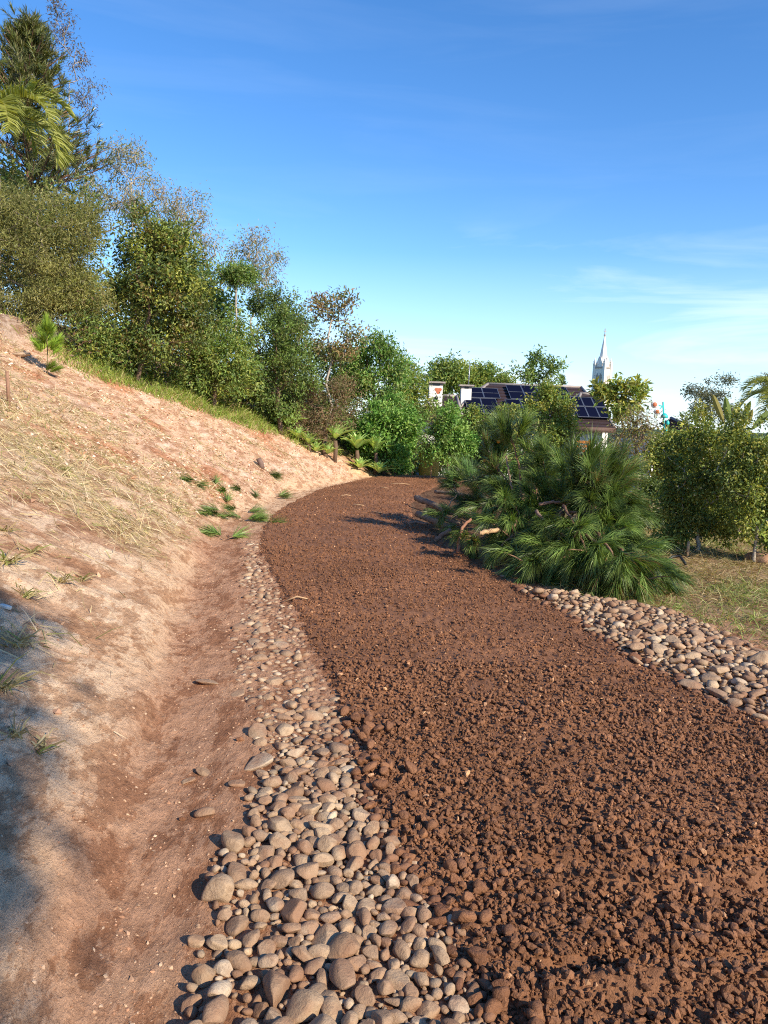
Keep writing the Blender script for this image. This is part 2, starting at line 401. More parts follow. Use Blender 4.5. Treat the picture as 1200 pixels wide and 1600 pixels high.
def m_plain(name, c, rough=0.7, spec=0.3, scale=8, amt=0.4, metal=0.0, bd=0.005):
    m, nt, b, N, S = material(name)
    g = N('ShaderNodeNewGeometry')
    n = N('ShaderNodeTexNoise', None, Vector=g.outputs['Position'], Scale=scale, Detail=6.0, Roughness=0.65)
    cc = mixc(N, 'MULTIPLY', amt, c, ramp(N, n.outputs['Fac'], [(0.3, (0.65, 0.63, 0.6)), (0.65, (1.15, 1.15, 1.15))]))
    S('Base Color', cc); S('Roughness', rough); S('Specular IOR Level', spec); S('Metallic', metal); bump(N, S, n.outputs['Fac'], 0.3, bd)
    return m
MAT['wood'] = m_plain('weathered_wood', (0.30, 0.17, 0.11), 0.85, 0.2, 25, 0.7)
MAT['palewood'] = m_plain('pale_wood', (0.55, 0.36, 0.20), 0.8, 0.2, 20, 0.5)
MAT['plaster'] = m_plain('white_plaster', (0.78, 0.76, 0.72), 0.85, 0.2, 3, 0.35)
MAT['church'] = m_plain('church_stone', (0.90, 0.84, 0.74), 0.85, 0.2, 0.6, 0.3)
MAT['churchdark'] = m_plain('church_trim', (0.42, 0.36, 0.31), 0.85, 0.2, 0.6, 0.3)
MAT['rooftile'] = m_plain('dark_roof_tile', (0.05, 0.03, 0.03), 0.7, 0.35, 9, 0.7)
MAT['mortar'] = m_plain('ridge_mortar', (0.36, 0.31, 0.28), 0.9, 0.2, 9, 0.5)
MAT['fascia'] = m_plain('wood_fascia', (0.12, 0.07, 0.055), 0.7, 0.3, 9, 0.5)
MAT['panel'] = m_plain('solar_cell', (0.006, 0.008, 0.024), 0.6, 0.04, 2, 0.2)
MAT['panel'].node_tree.nodes['Principled BSDF'].inputs['IOR'].default_value = 1.08
MAT['alu'] = m_plain('aluminium', (0.33, 0.34, 0.36), 0.4, 0.5, 4, 0.2, 0.6)
MAT['dark'] = m_plain('dark_glass', (0.03, 0.035, 0.04), 0.2, 0.5, 2, 0.2)
MAT['orange'] = m_plain('orange_paint', (0.72, 0.22, 0.04), 0.6, 0.3, 6, 0.5)
MAT['yellow'] = m_plain('yellow_paint', (0.70, 0.42, 0.08), 0.6, 0.3, 6, 0.5)
MAT['teal'] = m_plain('teal_paint', (0.03, 0.50, 0.47), 0.45, 0.4, 6, 0.3)
MAT['white'] = m_plain('white_paint', (0.8, 0.78, 0.75), 0.5, 0.4, 6, 0.2)
MAT['red'] = m_plain('faded_red', (0.55, 0.17, 0.08), 0.6, 0.3, 12, 0.5)
MAT['rubber'] = m_plain('black_rubber', (0.02, 0.02, 0.025), 0.5, 0.4, 10, 0.3)
MAT['whitestone'] = m_plain('white_stone', (0.66, 0.64, 0.58), 0.8, 0.3, 12, 0.6)
MAT['fruit'] = m_plain('orange_fruit', (0.75, 0.28, 0.03), 0.45, 0.4, 20, 0.2)

# ------------------------------------------------------------------ ground
def grid_mesh(name, xs, ys, zf, mat, colf):
    X, Y = np.meshgrid(xs, ys); Z = zf(X, Y)
    V = np.stack([X, Y, Z], -1).reshape(-1, 3); nx, ny = len(xs), len(ys)
    i = np.arange(nx * ny).reshape(ny, nx)
    Q = np.stack([i[:-1, :-1], i[:-1, 1:], i[1:, 1:], i[1:, :-1]], -1).reshape(-1, 4)
    return mesh_np(name, V, Q, mat, colf(V[:, 0], V[:, 1]))
def lerp3(a, b, t): return a + (np.asarray(b) - a) * np.asarray(t)[:, None]
def zones(x, y):
    """masks of bare sand, straw, pink clay, dry grass on the land"""
    s = foot(np.clip(y, -12, 40)) - x
    w = fbm(x * 0.8, y * 0.8, 4, 51); v = fbm(x * 2.1, y * 2.1, 4, 61)
    hill = sstep(0.1, 0.7, s + 0.25 * v)
    straw = hill * sstep(6.2, 7.6, y + 1.4 * w + 0.35 * s) * (1 - sstep(9.5, 12.5, y + 1.5 * w - 0.3 * s)) * sstep(-0.25, 0.25, v + 0.15)
    pink = sstep(0.0, 0.7, s + 0.3 * v) * sstep(8.6, 10.6, y + 1.2 * w + 0.25 * s)
    return s, w, v, hill, straw, pink
SCARS = [(*hit(px_, py_)[:2], rx_, ry_, cc_) for px_, py_, rx_, ry_, cc_ in ((70, 668, 0.9, 0.8, (0.56, 0.32, 0.18)), (150, 690, 0.7, 0.5, (0.56, 0.32, 0.18)), (190, 712, 0.35, 0.22, (0.44, 0.19, 0.09)), (265, 718, 0.3, 0.2, (0.44, 0.20, 0.10)), (325, 765, 0.4, 0.3, (0.52, 0.27, 0.15)))]   # fresh orange scrapes in the slope
def ground_col(x, y):
    s, w, v, hill, straw, pink = zones(x, y)
    sand = np.array((0.66, 0.435, 0.265)); red = np.array((0.46, 0.25, 0.145))
    c = np.tile(sand, (len(x), 1))
    streak = fbm(x * 3.2 + s, y * 1.3, 4, 71)
    lowr = sstep(0.22, -0.02, s + 0.22 * w) * (1 - sstep(9, 13, y))
    c = lerp3(c, red, np.clip(0.95 * lowr * sstep(-0.6, -0.1, streak + 0.2), 0, 1))
    c = lerp3(c, (0.47, 0.26, 0.155), hill * sstep(0.02, 0.3, streak) * 0.7)
    cr = crust(x, y)
    c = lerp3(c, (0.50, 0.295, 0.175), hill * (1 - cr) * (1 - pink) * 0.75)
    c = lerp3(c, (0.74, 0.54, 0.36), (1 - pink) * cr * 0.7)
    c = lerp3(c, (0.60, 0.39, 0.255), pink * 0.85)
    c = lerp3(c, (0.72, 0.52, 0.38), pink * sstep(0.05, 0.4, fbm(x * 5, y * 3, 4, 91)) * 0.8)
    c = lerp3(c, (0.44, 0.33, 0.18), straw * 0.7)
    c = lerp3(c, (0.46, 0.20, 0.095), hill * sstep(0.34, 0.5, fbm(x * 0.7 + 4, y * 1.1, 3, 101)) * sstep(6, 8, y) * 0.8)
    for (px_, py_, rx_, ry_, cc_) in SCARS:
        d2 = ((x - px_) / rx_) ** 2 + ((y - py_) / ry_) ** 2
        c = lerp3(c, cc_, 0.9 * sstep(1.15, 0.75, d2 + 0.7 * w + 0.35 * v))
    right = sstep(0.1, 0.5, x - cright(np.clip(y, -12, 40)) + 0.2 * v) * sstep(1.5, 2.2, x)
    c = lerp3(c, (0.34, 0.245, 0.13), right * 0.85)
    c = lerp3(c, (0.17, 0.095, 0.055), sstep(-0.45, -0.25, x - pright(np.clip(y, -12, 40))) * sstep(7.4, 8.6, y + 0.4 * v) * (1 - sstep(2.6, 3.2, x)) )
    bank = sstep(4.5, 5.2, s) * sstep(9, 11, y)
    c = lerp3(c, (0.36, 0.27, 0.21), bank)
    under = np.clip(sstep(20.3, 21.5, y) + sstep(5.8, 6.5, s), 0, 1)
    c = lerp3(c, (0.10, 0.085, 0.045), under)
    c = lerp3(c, (0.06, 0.085, 0.03), sstep(35, 60, y))
    return c
xs = np.unique(np.concatenate([-np.geomspace(9, 3000, 40)[::-1], np.linspace(-9, -3.2, 110), np.linspace(-3.2, 0.4, 150), np.linspace(0.4, 2.0, 20), np.linspace(2.0, 4.5, 60), np.geomspace(4.5, 3000, 45)]))
ys = np.unique(np.concatenate([-np.geomspace(0.5, 600, 20)[::-1], np.linspace(-0.5, 1.0, 15), np.geomspace(1.0, 23, 330), np.geomspace(23, 3500, 70)]))
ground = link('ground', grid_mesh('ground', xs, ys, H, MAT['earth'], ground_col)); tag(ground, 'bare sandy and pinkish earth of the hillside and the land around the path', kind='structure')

# ------------------------------------------------------------------ muddy gravel path
def path_z(x, y):
    a, b = pleft(y), pright(y); e = 0.07 * fbm(x * 4, y * 4, 3, 111)
    m = np.minimum(x - a, b - x) + e
    crown = -0.040 + 0.058 * sstep(-0.05, 0.12, m) + 0.02 * sstep(0.1, 1.0, m) - 0.022 * sstep(0.05, 0.25, m) * (1 - sstep(2.7, 4.2, y))
    lump = 0.020 * fbm(x * 30, y * 30, 2, 121) + 0.010 * np.abs(fbm(x * 11, y * 11, 3, 131))
    yr = y - 2.55 - 0.10 * vnoise(x * 2.0, y * 0 + 3, 9)                 # furrows raked across the near path
    fur = np.exp(-(yr / 0.055) ** 2) * sstep(0.4, 0.85, x)
    yr2 = y - 2.13 - 0.08 * vnoise(x * 2.4, y * 0 + 7, 9)
    fur2 = np.exp(-(yr2 / 0.05) ** 2) * sstep(0.3, 0.65, x)
    ridge = np.exp(-((yr + 0.09) / 0.05) ** 2) * sstep(0.4, 0.85, x) + 0.8 * np.exp(-((yr2 + 0.09) / 0.05) ** 2) * sstep(0.3, 0.65, x)
    return H0(x, y) + crown + lump - 0.11 * fur - 0.06 * fur2 + 0.07 * ridge
us = np.linspace(-0.06, 1.06, 190)
vs = np.unique(np.concatenate([np.linspace(-4, 1.2, 20), np.geomspace(1.2, 23, 420)]))
U, Vv = np.meshgrid(us, vs); XX = pleft(Vv) + U * (pright(Vv) - pleft(Vv)); ZZ = path_z(XX, Vv)
PV = np.stack([XX, Vv, ZZ], -1).reshape(-1, 3); ii = np.arange(len(us) * len(vs)).reshape(len(vs), len(us))
PQ = np.stack([ii[:-1, :-1], ii[:-1, 1:], ii[1:, 1:], ii[1:, :-1]], -1).reshape(-1, 4)
path = tag(link('path', mesh_np('path', PV, PQ, MAT['mud'], np.ones((len(PV), 3)))), 'curving path of dark reddish-brown muddy gravel', kind='structure')

def gravel_batch(n, y0, y1, sub, r0, r1, lift, seed):
    r = np.random.default_rng(seed)
    y = y0 + (y1 - y0) * r.random(n); u = r.uniform(0.005, 0.995, n); a, b = pleft(y), pright(y); x = a + u * (b - a)
    edge = np.minimum(x - a, b - x)
    rad = r0 + (r1 - r0) * r.random(n) ** 2.6
    clump = fbm(x * 3.0, y * 3.0, 3, 141)
    keep = r.random(n) < np.clip(0.9 + 0.9 * clump, 0.35, 1)
    x, y, rad, edge = x[keep], y[keep], rad[keep], edge[keep]; n = len(x)
    sc = np.stack([rad * r.uniform(0.85, 1.5, n), rad * r.uniform(0.7, 1.1, n), rad * r.uniform(0.55, 1.0, n)], -1)
    R = rot_rand(n, 0.6, r) * sc[:, None, :]
    P = np.stack([x, y, path_z(x, y) + rad * lift * r.uniform(0.3, 1.2, n)], -1)
    tone = r.normal(1.0, 0.12, n)[:, None] * np.ones((1, 3)); pale = r.random(n) < 0.012
    tone[pale] = np.array((2.6, 3.2, 3.6)) * r.uniform(0.7, 1.2, pale.sum())[:, None]
    mb = MB(); ids = np.arange(n) % 6
    for k in range(6):
        Vt, Tt = stone_verts(sub, 500 + k, 0.9); q = ids == k
        V_, T_, C_ = instances(Vt, Tt, R[q], P[q], np.clip(tone[q], 0.3, 4)); mb.add(V_, T_, C_)
    return mb
def mesh_hdr(mb, name, mat):
    m = mb.mesh(name, mat, False, False); a = m.color_attributes.new('col', 'FLOAT_COLOR', 'POINT')
    c = np.ones((mb.n, 4), np.float32); c[:, :3] = np.concatenate(mb.C); a.data.foreach_set('color', c.ravel()); return m
g_all = MB()
for n, y0, y1, sub, r0, r1, lift, sd in ((9000, 1.6, 4.2, 0, 0.008, 0.015, 0.2, 11), (15000, 1.6, 3.8, 0, 0.003, 0.007, 3.0, 12), (19000, 1.6, 2.9, 1, 0.005, 0.0150, 1.5, 1),
        (16000, 2.9, 4.8, 1, 0.005, 0.0140, 1.1, 4), (23000, 4.8, 9.0, 0, 0.006, 0.0135, 0.6, 2), (16000, 9.0, 20.2, 0, 0.008, 0.016, 0.45, 3)):
    g = gravel_batch(n, y0, y1, sub, r0, r1, lift, sd)
    g_all.add(np.concatenate(g.V), np.concatenate(g.T), np.concatenate(g.C))
gr = link('gravel', mesh_hdr(g_all, 'gravel', MAT['mud']), path); gr['kind'] = 'stuff'

STONES = [mesh_np('cobble', *stone_verts(4, 900 + k, 0.5), MAT['cobble']) for k in range(26)]
PEBS = [mesh_np('pebble', *stone_verts(3, 1300 + k, 0.5), MAT['mud_pebble']) for k in range(14)]
r_ = np.random.default_rng(77)
for i in range(300):
    y = 1.75 + 2.3 * r_.random() ** 1.3; a, b = float(pleft(y)), float(pright(y)); u = r_.random() ** 1.5; x = a + 0.02 + u * (b - a - 0.04)
    rad = 0.012 + 0.008 * r_.random() ** 1.5 + 0.010 * (u < 0.10)
    o = link('pebble', PEBS[i % len(PEBS)], path, (x, y, float(path_z(x, y)) + rad * 1.1))
    o.scale = (rad * r_.uniform(0.95, 1.4), rad * r_.uniform(0.75, 1.0), rad * r_.uniform(0.6, 0.85)); o.rotation_euler = (r_.normal(0, .35), r_.normal(0, .35), r_.uniform(0, 6.28))

# ------------------------------------------------------------------ cobble edgings
def pack(area, sizes, seed, tries):
    """dart throwing, large stones first: list of (x, y, r)"""
    r = np.random.default_rng(seed); out = []; cell = {}; cs = 0.16
    for (r0, r1), t in zip(sizes, tries):
        for _ in range(t):
            q = area(r)
            if q is None: continue
            x, y, grow = q; rad = r.uniform(r0, r1) * grow; ok = True; cx, cy = int(x // cs), int(y // cs)
            for i in (-1, 0, 1):
                for j in (-1, 0, 1):
                    for (X, Y, Rr) in cell.get((cx + i, cy + j), ()):
                        if (X - x) ** 2 + (Y - y) ** 2 < ((0.78 if y < 3.2 else 0.84) * (Rr + rad)) ** 2: ok = False; break
                    if not ok: break
                if not ok: break
            if ok: out.append((x, y, rad)); cell.setdefault((cx, cy), []).append((x, y, rad))
    return out
def edging(name, label, area, bedf, seed, sizes, tries, zoff):
    base = thing(name, label, None, (0, 0, 0)); base['kind'] = 'structure'
    st = pack(area, sizes, seed, tries); r = np.random.default_rng(seed + 1)
    st.sort(key=lambda q: -q[2] / math.hypot(q[0], q[1], 1.6))
    small = MB(); Vt4 = [stone_verts(2, 700 + k, 0.5) for k in range(8)]
    for i, (x, y, rad) in enumerate(st):
        z = float(H(x, y)) + zoff(x, y)
        sc = (rad * r.uniform(1.08, 1.45), rad * r.uniform(0.8, 1.02), rad * (r.uniform(0.36, 0.68) + 0.2 * float(1 - sstep(2.6, 3.8, y))))
        rot = (r.normal(0, 0.26), r.normal(0, 0.26), r.uniform(0, 6.28))
        p = (x, y, z + sc[2] * (r.uniform(-0.05, 0.5) + 0.25 * float(1 - sstep(2.6, 3.8, y))))
        muddy = bedf(x, y) < 0.16 * r.random() ** 0.7
        if i < 300:
            o = link('cobble', (PEBS if muddy else STONES)[int(r.integers(0, 14 if muddy else 26))], base, p); o.scale = sc; o.rotation_euler = rot
        else:
            Rm = rot_rand(1, 0.25, r)[0] * np.array(sc)[None]; V_, T_ = Vt4[i % 8] if math.hypot(x, y) < 3.4 else stone_verts(1, 700 + i % 8, 0.5)
            small.add(V_ @ Rm.T + np.array(p), T_, np.array((0.19, 0.085, 0.045)) if muddy else COB[int(r.integers(0, 6))] * r.normal(1, 0.1))
    o = small.obj('small_stones', MAT['cobble_mass'], base, col=True); o['kind'] = 'stuff'
    return st
def areaL(r):
    y = 1.55 + 8.2 * r.random() ** 1.25; a, b = float(cleft(y)), float(pleft(y)) + 0.12
    j = 0.10 * float(fbm(np.array(y * 3.1), np.array(4.0), 3, 151)); u = r.random(); x = a + j + u * (b - a - j)
    if b - a < 0.05: return None
    if u < 0.22 and r.random() < 0.75: return None
    if y > 7.0 and r.random() < (y - 7.0) / 2.6: return None
    return x, y, (0.75 + 0.35 * (1 - u)) * (0.8 if u > 0.82 else 1.0)
stL = edging('stone_edging', 'strip of tan river cobbles along the hillside edge of the path', areaL, lambda x, y: float(pleft(y)) + 0.1 - x, 21,
             ((0.040, 0.052), (0.027, 0.039), (0.017, 0.027), (0.008, 0.016)), (170, 2600, 9000, 24000), lambda x, y: 0.006 - 0.014 * float(sstep(3.0, 4.5, y)))
def areaR(r):
    y = 0.8 + 6.9 * r.random(); a, b = float(pright(y)) - 0.10, float(cright(y)); x = a + r.random() * (b - a)
    if b - a < 0.08: return None
    return x, y, 1.0
def moundR(x, y):
    a, b = float(pright(y)) - 0.1, float(cright(y)); u = np.clip((x - a) / max(b - a, 0.05), 0, 1); return 0.012 + 0.05 * math.sin(math.pi * u) ** 0.8 * min(1, (b - a) / 0.5)
stR = edging('stone_edging', 'mounded strip of tan cobbles between the path and the cut pine heap', areaR, lambda x, y: (x - float(pright(y)) + 0.15), 31,
             ((0.044, 0.058), (0.031, 0.043), (0.021, 0.031), (0.011, 0.021)), (260, 2400, 8000, 16000), moundR)
# earth core of the right-hand mound
yy = np.arange(0.8, 7.75, 0.05); uu = np.linspace(-0.02, 1.02, 26)
Ym, Um = np.meshgrid(yy, uu, indexing='ij'); A = pright(Ym) - 0.1; B = cright(Ym); Xm = A + Um * (B - A)
Zm = H(Xm, Ym) - 0.015 + (0.012 + 0.05 * np.sin(math.pi * np.clip(Um, 0, 1)) ** 0.8) * np.clip((B - A) / 0.5, 0, 1) + 0.008 * fbm(Xm * 20, Ym * 20, 2, 3)
ii = np.arange(Xm.size).reshape(Xm.shape); MQ = np.stack([ii[:-1, :-1], ii[1:, :-1], ii[1:, 1:], ii[:-1, 1:]], -1).reshape(-1, 4)
tag(link('earth_bank', mesh_np('earth_bank', np.stack([Xm, Ym, Zm], -1).reshape(-1, 3), MQ, MAT['earth'], np.tile((0.36, 0.22, 0.13), (Xm.size, 1)))), 'low earth bank under the cobbles beside the path', kind='structure')

# ------------------------------------------------------------------ loose ground cover
def blades(P, D, Ln, Wd, droop, cols, seed=0):
    """bent blades: P base, D unit direction, Ln length, Wd width -> V, T, C"""
    r = np.random.default_rng(seed); n = len(P); side = unit(np.cross(D, unit(r.normal(size=(n, 3)))))
    m = P + D * (Ln * 0.55)[:, None]; d2 = unit(D + np.array([0, 0, -1.0]) * droop[:, None]); t = m + d2 * (Ln * 0.45)[:, None]
    w = side * (Wd / 2)[:, None]
    V = np.stack([P - w, P + w, m - w * 0.8, m + w * 0.8, t], 1).reshape(-1, 3)
    T = np.array([[0, 1, 3], [0, 3, 2], [2, 3, 4]])[None] + (np.arange(n) * 5)[:, None, None]
    return V, T.reshape(-1, 3), np.repeat(cols, 5, axis=0)
def pal(cols, n, r, sig=0.14):
    c = np.asarray(cols)[r.integers(0, len(cols), n)]; return np.clip(c * r.normal(1, sig, n)[:, None], 0.005, 0.95)
r_ = np.random.default_rng(5)
# dry straw lying on the slope
n = 160000; x = r_.uniform(-8, 0, n); y = 1.2 + 17 * r_.random(n) ** 1.2
s, w, v, hill, straw, pink = zones(x, y)
tuftm = sstep(0.12, 0.4, fbm(x * 1.6, y * 1.6, 3, 161)) * hill
edge_m = sstep(0.9, 1.5, s) * (1 - sstep(6.0, 7.5, y)) * sstep(-0.1, 0.3, fbm(x * 2.2, y * 2.2, 3, 163))
p = np.clip(0.50 * straw + 0.12 * tuftm + 0.45 * edge_m + 0.22 * pink * sstep(-0.1, 0.3, v) + 0.035 * hill, 0, 1) * (s > 0.15) * (s < 5.2)
k = r_.random(n) < p; x, y = x[k], y[k]; n = len(x)
D = unit(np.stack([r_.normal(0, 1, n), r_.normal(0, 1, n) * 0.8, r_.uniform(-0.05, 0.7, n)], -1))
P = np.stack([x, y, H(x, y) + 0.006], -1); slopev = -0.55; D[:, 2] += slopev * D[:, 0] * 0.9; D = unit(D)
V_, T_, C_ = blades(P, D, 0.05 + 0.22 * r_.random(n) ** 2, r_.uniform(0.0025, 0.006, n) * (1 + y * 0.06), r_.uniform(0, 0.5, n), pal([(0.50, 0.40, 0.21), (0.58, 0.47, 0.27), (0.40, 0.29, 0.15), (0.62, 0.50, 0.33), (0.28, 0.27, 0.10)], n, r_), 1)
tag(link('dry_grass', mesh_np('dry_grass', V_, T_, MAT['straw'], C_)), 'dry straw and dead grass strewn over the bare slope', 'dry grass', kind='stuff')
# pinkish clods and chips of clay high on the slope
n = 34000; x = r_.uniform(-8, 0.5, n); y = r_.uniform(2, 20.5, n); s, w, v, hill, straw, pink = zones(x, y)
k = r_.random(n) < np.clip(pink * (0.35 + 0.9 * sstep(-0.2, 0.3, v)) + 0.02 * hill, 0, 1) * (s > 0.05) * (s < 5.4); x, y = x[k], y[k]; n = len(x)
rad = 0.010 + 0.040 * r_.random(n) ** 3; Rm = rot_rand(n, 0.5, r_) * np.stack([rad * 1.3, rad, rad * 0.55], -1)[:, None, :]
P = np.stack([x, y, H(x, y) + rad * 0.1], -1); cc_ = pal([(0.64, 0.43, 0.29), (0.74, 0.54, 0.40), (0.56, 0.35, 0.23), (0.46, 0.26, 0.15)], n, r_); nr_ = y < 7.5; cc_[nr_] = pal([(0.50, 0.31, 0.19), (0.44, 0.25, 0.15), (0.56, 0.38, 0.24)], int(nr_.sum()), r_)
V_, T_, C_ = instances(*stone_verts(0, 31, 0.6), Rm, P, cc_)
tag(link('clay_clods', mesh_np('clay_clods', V_, T_, MAT['clod'], C_, False)), 'small pinkish clay clods scattered over the upper slope', 'clods', kind='stuff')
# crumbs of earth and small flat chips along the foot of the slope
n = 5200; y = 1.6 + 9 * r_.random(n) ** 1.3; x = foot(y) + r_.normal(0.15, 0.35, n); k = (x < cleft(y) + 0.1); x, y = x[k], y[k]; n = len(x)
rad = 0.003 + 0.008 * r_.random(n) ** 4; Rm = rot_rand(n, 0.4, r_) * np.stack([rad * 1.3, rad, rad * 0.5], -1)[:, None, :]
P = np.stack([x, y, H(x, y) + rad * 0.1], -1); V_, T_, C_ = instances(*stone_verts(0, 33, 0.6), Rm, P, pal([(0.52, 0.33, 0.20), (0.40, 0.21, 0.12), (0.50, 0.34, 0.22), (0.44, 0.27, 0.17)], n, r_))
tag(link('earth_crumbs', mesh_np('earth_crumbs', V_, T_, MAT['clod'], C_, False)), 'crumbs of earth and stone chips along the foot of the slope', 'crumbs', kind='stuff')
# green grass along the foot of the trees and the sward on the right
def grass(name, label, x, y, ln0, ln1, cols, upright, seed, wid=0.004):
    r = np.random.default_rng(seed); n = len(x)
    D = unit(np.stack([r.normal(0, 1, n) * (1 - upright), r.normal(0, 1, n) * (1 - upright), np.full(n, upright) + r.uniform(-.2, .2, n)], -1))
    V_, T_, C_ = blades(np.stack([x, y, H(x, y) - 0.005], -1), D, r.uniform(ln0, ln1, n), r.uniform(0.7, 1.4, n) * wid, r.uniform(0.1, 1.1, n), pal(cols, n, r, 0.18), seed)
    return tag(link(name, mesh_np(name, V_, T_, MAT['grass'], C_)), label, 'grass', kind='stuff')
n = 90000; y = r_.uniform(10, 21, n); x = r_.uniform(-8, 0.4, n); s = foot(y) - x
line = np.interp(y, [10, 14, 16, 18, 19.5, 21], [4.7, 4.2, 3.2, 2.15, 1.4, 0.2])       # edge of the vegetation, measured up from the foot
k = (r_.random(n) < sstep(0.0, 0.6, s - line + 0.9 * fbm(x * 1.2, y * 1.2, 3, 171)) * (1 - sstep(1.4, 2.0, s - line)) * sstep(14.6, 16.0, y)); x, y = x[k], y[k]
grass('grass', 'bright green grass along the foot of the hillside trees', x, y, 0.08, 0.32, [(0.24, 0.34, 0.05), (0.32, 0.40, 0.08), (0.18, 0.27, 0.045), (0.45, 0.40, 0.16)], 0.62, 3, 0.012)
n = 95000; y = 2.5 + 9 * r_.random(n); x = r_.uniform(1.6, 7.5, n)
patch = sstep(-0.1, 0.3, fbm(x * 1.5, y * 1.5, 3, 181)); k = (x > cright(y) + 0.05 + 0.12 * vnoise(x * 3, y * 3, 4)) & (r_.random(n) < 0.35 + 0.5 * patch); x, y = x[k], y[k]
gp = fbm(x * 1.1, y * 1.1, 3, 191) > 0.03
grass('dry_grass', 'tangled dry and dead grass on the ground beside the pine heap', x[~gp | (np.arange(len(x)) % 3 == 0)], y[~gp | (np.arange(len(x)) % 3 == 0)], 0.08, 0.26, [(0.42, 0.33, 0.16), (0.50, 0.40, 0.22), (0.30, 0.20, 0.10), (0.24, 0.24, 0.08)], 0.22, 4, 0.005)
grass('grass', 'patchy green grass on the ground beside the pine heap', x[gp], y[gp], 0.05, 0.2, [(0.22, 0.30, 0.06), (0.30, 0.36, 0.10), (0.15, 0.22, 0.05), (0.42, 0.38, 0.18)], 0.4, 5, 0.005)

# ------------------------------------------------------------------ plants: generators
LEAF_T = np.array([[0, 1, 2], [0, 2, 3]])
def leaf_cloud(C_, n, spread, ln, wd, cols, seed, up=0.5, droop=0.2, outc=None, sig=0.13):
    """n folded leaves scattered round the cluster centres C_"""
    r = np.random.default_rng(seed); idx = r.integers(0, len(C_), n); P = C_[idx] + r.normal(size=(n, 3)) * np.asarray(spread)
    oc = C_.mean(0) if outc is None else outc
    a = unit(r.normal(size=(n, 3)) + 0.7 * unit(P - oc) + np.array([0, 0, -droop])); nn = r.normal(size=(n, 3)) + np.array([0, 0, up * 2]) + 0.6 * unit(P - oc)
    nn = unit(nn - (nn * a).sum(1, keepdims=True) * a); sd = np.cross(a, nn)
    Ls = ln * r.uniform(0.65, 1.3, n)[:, None]; Ws = wd * r.uniform(0.7, 1.25, n)[:, None]
    V = np.stack([P, P + a * Ls * 0.45 + sd * Ws / 2 + nn * Ws * 0.18, P + a * Ls - nn * Ls * 0.1, P + a * Ls * 0.45 - sd * Ws / 2 + nn * Ws * 0.18], 1).reshape(-1, 3)
    T = (LEAF_T[None] + (np.arange(n) * 4)[:, None, None]).reshape(-1, 3)
    cl = r.integers(0, len(cols), len(C_)); pick = np.where(r.random(n) < 0.55, cl[idx], r.integers(0, len(cols), n))
    c = np.asarray(cols)[pick] * np.clip(r.normal(1, sig, n), 0.4, 1.8)[:, None] * (1 + 0.15 * r.normal(size=len(C_)))[idx][:, None]
    return V, T, np.repeat(np.clip(c, 0.004, 0.9), 4, axis=0)
def branch_net(base, trunk_top, C_, r_tip, seed, sides=5, wob=0.06, power=0.5, rmax=0.06):
    """trunk and limbs reaching every cluster centre; returns MB"""
    r = np.random.default_rng(seed); nodes = []; par = []
    base = np.asarray(base, float); top = np.asarray(trunk_top, float); hgt = np.linalg.norm(top - base)
    for i, t in enumerate(np.linspace(0, 1, 7)):
        nodes.append(base + (top - base) * t + (r.normal(size=3) * wob * hgt * 0.4 * math.sin(math.pi * t) if 0 < t < 1 else 0)); par.append(i - 1)
    dist = [np.linalg.norm(nodes[i] - base) for i in range(7)]
    for i in np.argsort(np.linalg.norm(C_ - (top + (base - top) * 0.3), axis=1)):
        c = C_[i]; A = np.array(nodes); d = np.linalg.norm(A - c, axis=1); cost = d + 0.25 * np.array(dist) + 0.9 * np.clip(A[:, 2] - c[2], 0, None)
        cost[:3] += 0.6 * hgt; j = int(np.argmin(cost))
        mid = (A[j] + c) / 2 + r.normal(size=3) * wob * d[j] + np.array([0, 0, -0.06 * d[j]])
        nodes.append(mid); par.append(j); dist.append(dist[j] + d[j] / 2); nodes.append(c); par.append(len(nodes) - 2); dist.append(dist[-1] + d[j] / 2)
    cnt = np.ones(len(nodes))
    for i in range(len(nodes) - 1, 0, -1): cnt[par[i]] += cnt[i]
    rad = np.minimum(r_tip * cnt ** power, rmax * (0.35 + 0.65 * sstep(0, 400, cnt))); mb = MB(); A = np.array(nodes)
    mb.tube(A[:7], np.maximum(rad[:7], r_tip * 1.5) * np.linspace(1.25, 1.0, 7), sides + 3)
    for i in range(7, len(nodes)):
        j = par[i]; mb.tube(np.array([A[j], A[i]]), [min(rad[i] * 1.12, rad[j]), rad[i] * 0.85], sides, cap=False)
    return mb
def blob_points(blobs, n, seed, shell=0.45):
    """points in a union of ellipsoids, biased outwards; blobs (x,y,z,rx,ry,rz)"""
    r = np.random.default_rng(seed); B = np.array(blobs); vol = (B[:, 3] * B[:, 4] * B[:, 5]) ** (2 / 3); k = r.choice(len(B), n, p=vol / vol.sum())
    d = unit(r.normal(size=(n, 3))); q = r.random(n) ** shell
    return B[k, :3] + d * q[:, None] * B[k, 3:]
def px_blobs(L_, y, thick=0.9):
    out = []
    for q in L_:
        cx, cy, rx, ry = q[:4]; dy = y + (q[4] if len(q) > 4 else 0); c = at(cx, cy, dy); kx = dy / F
        out.append((c[0], c[1], c[2], rx * kx, max(rx, 0.7 * ry) * kx * thick, ry * kx))
    return out
BARK = {'grey': (0.22, 0.18, 0.14), 'brown': (0.16, 0.105, 0.07), 'pale': (0.42, 0.36, 0.29), 'red': (0.22, 0.12, 0.08)}
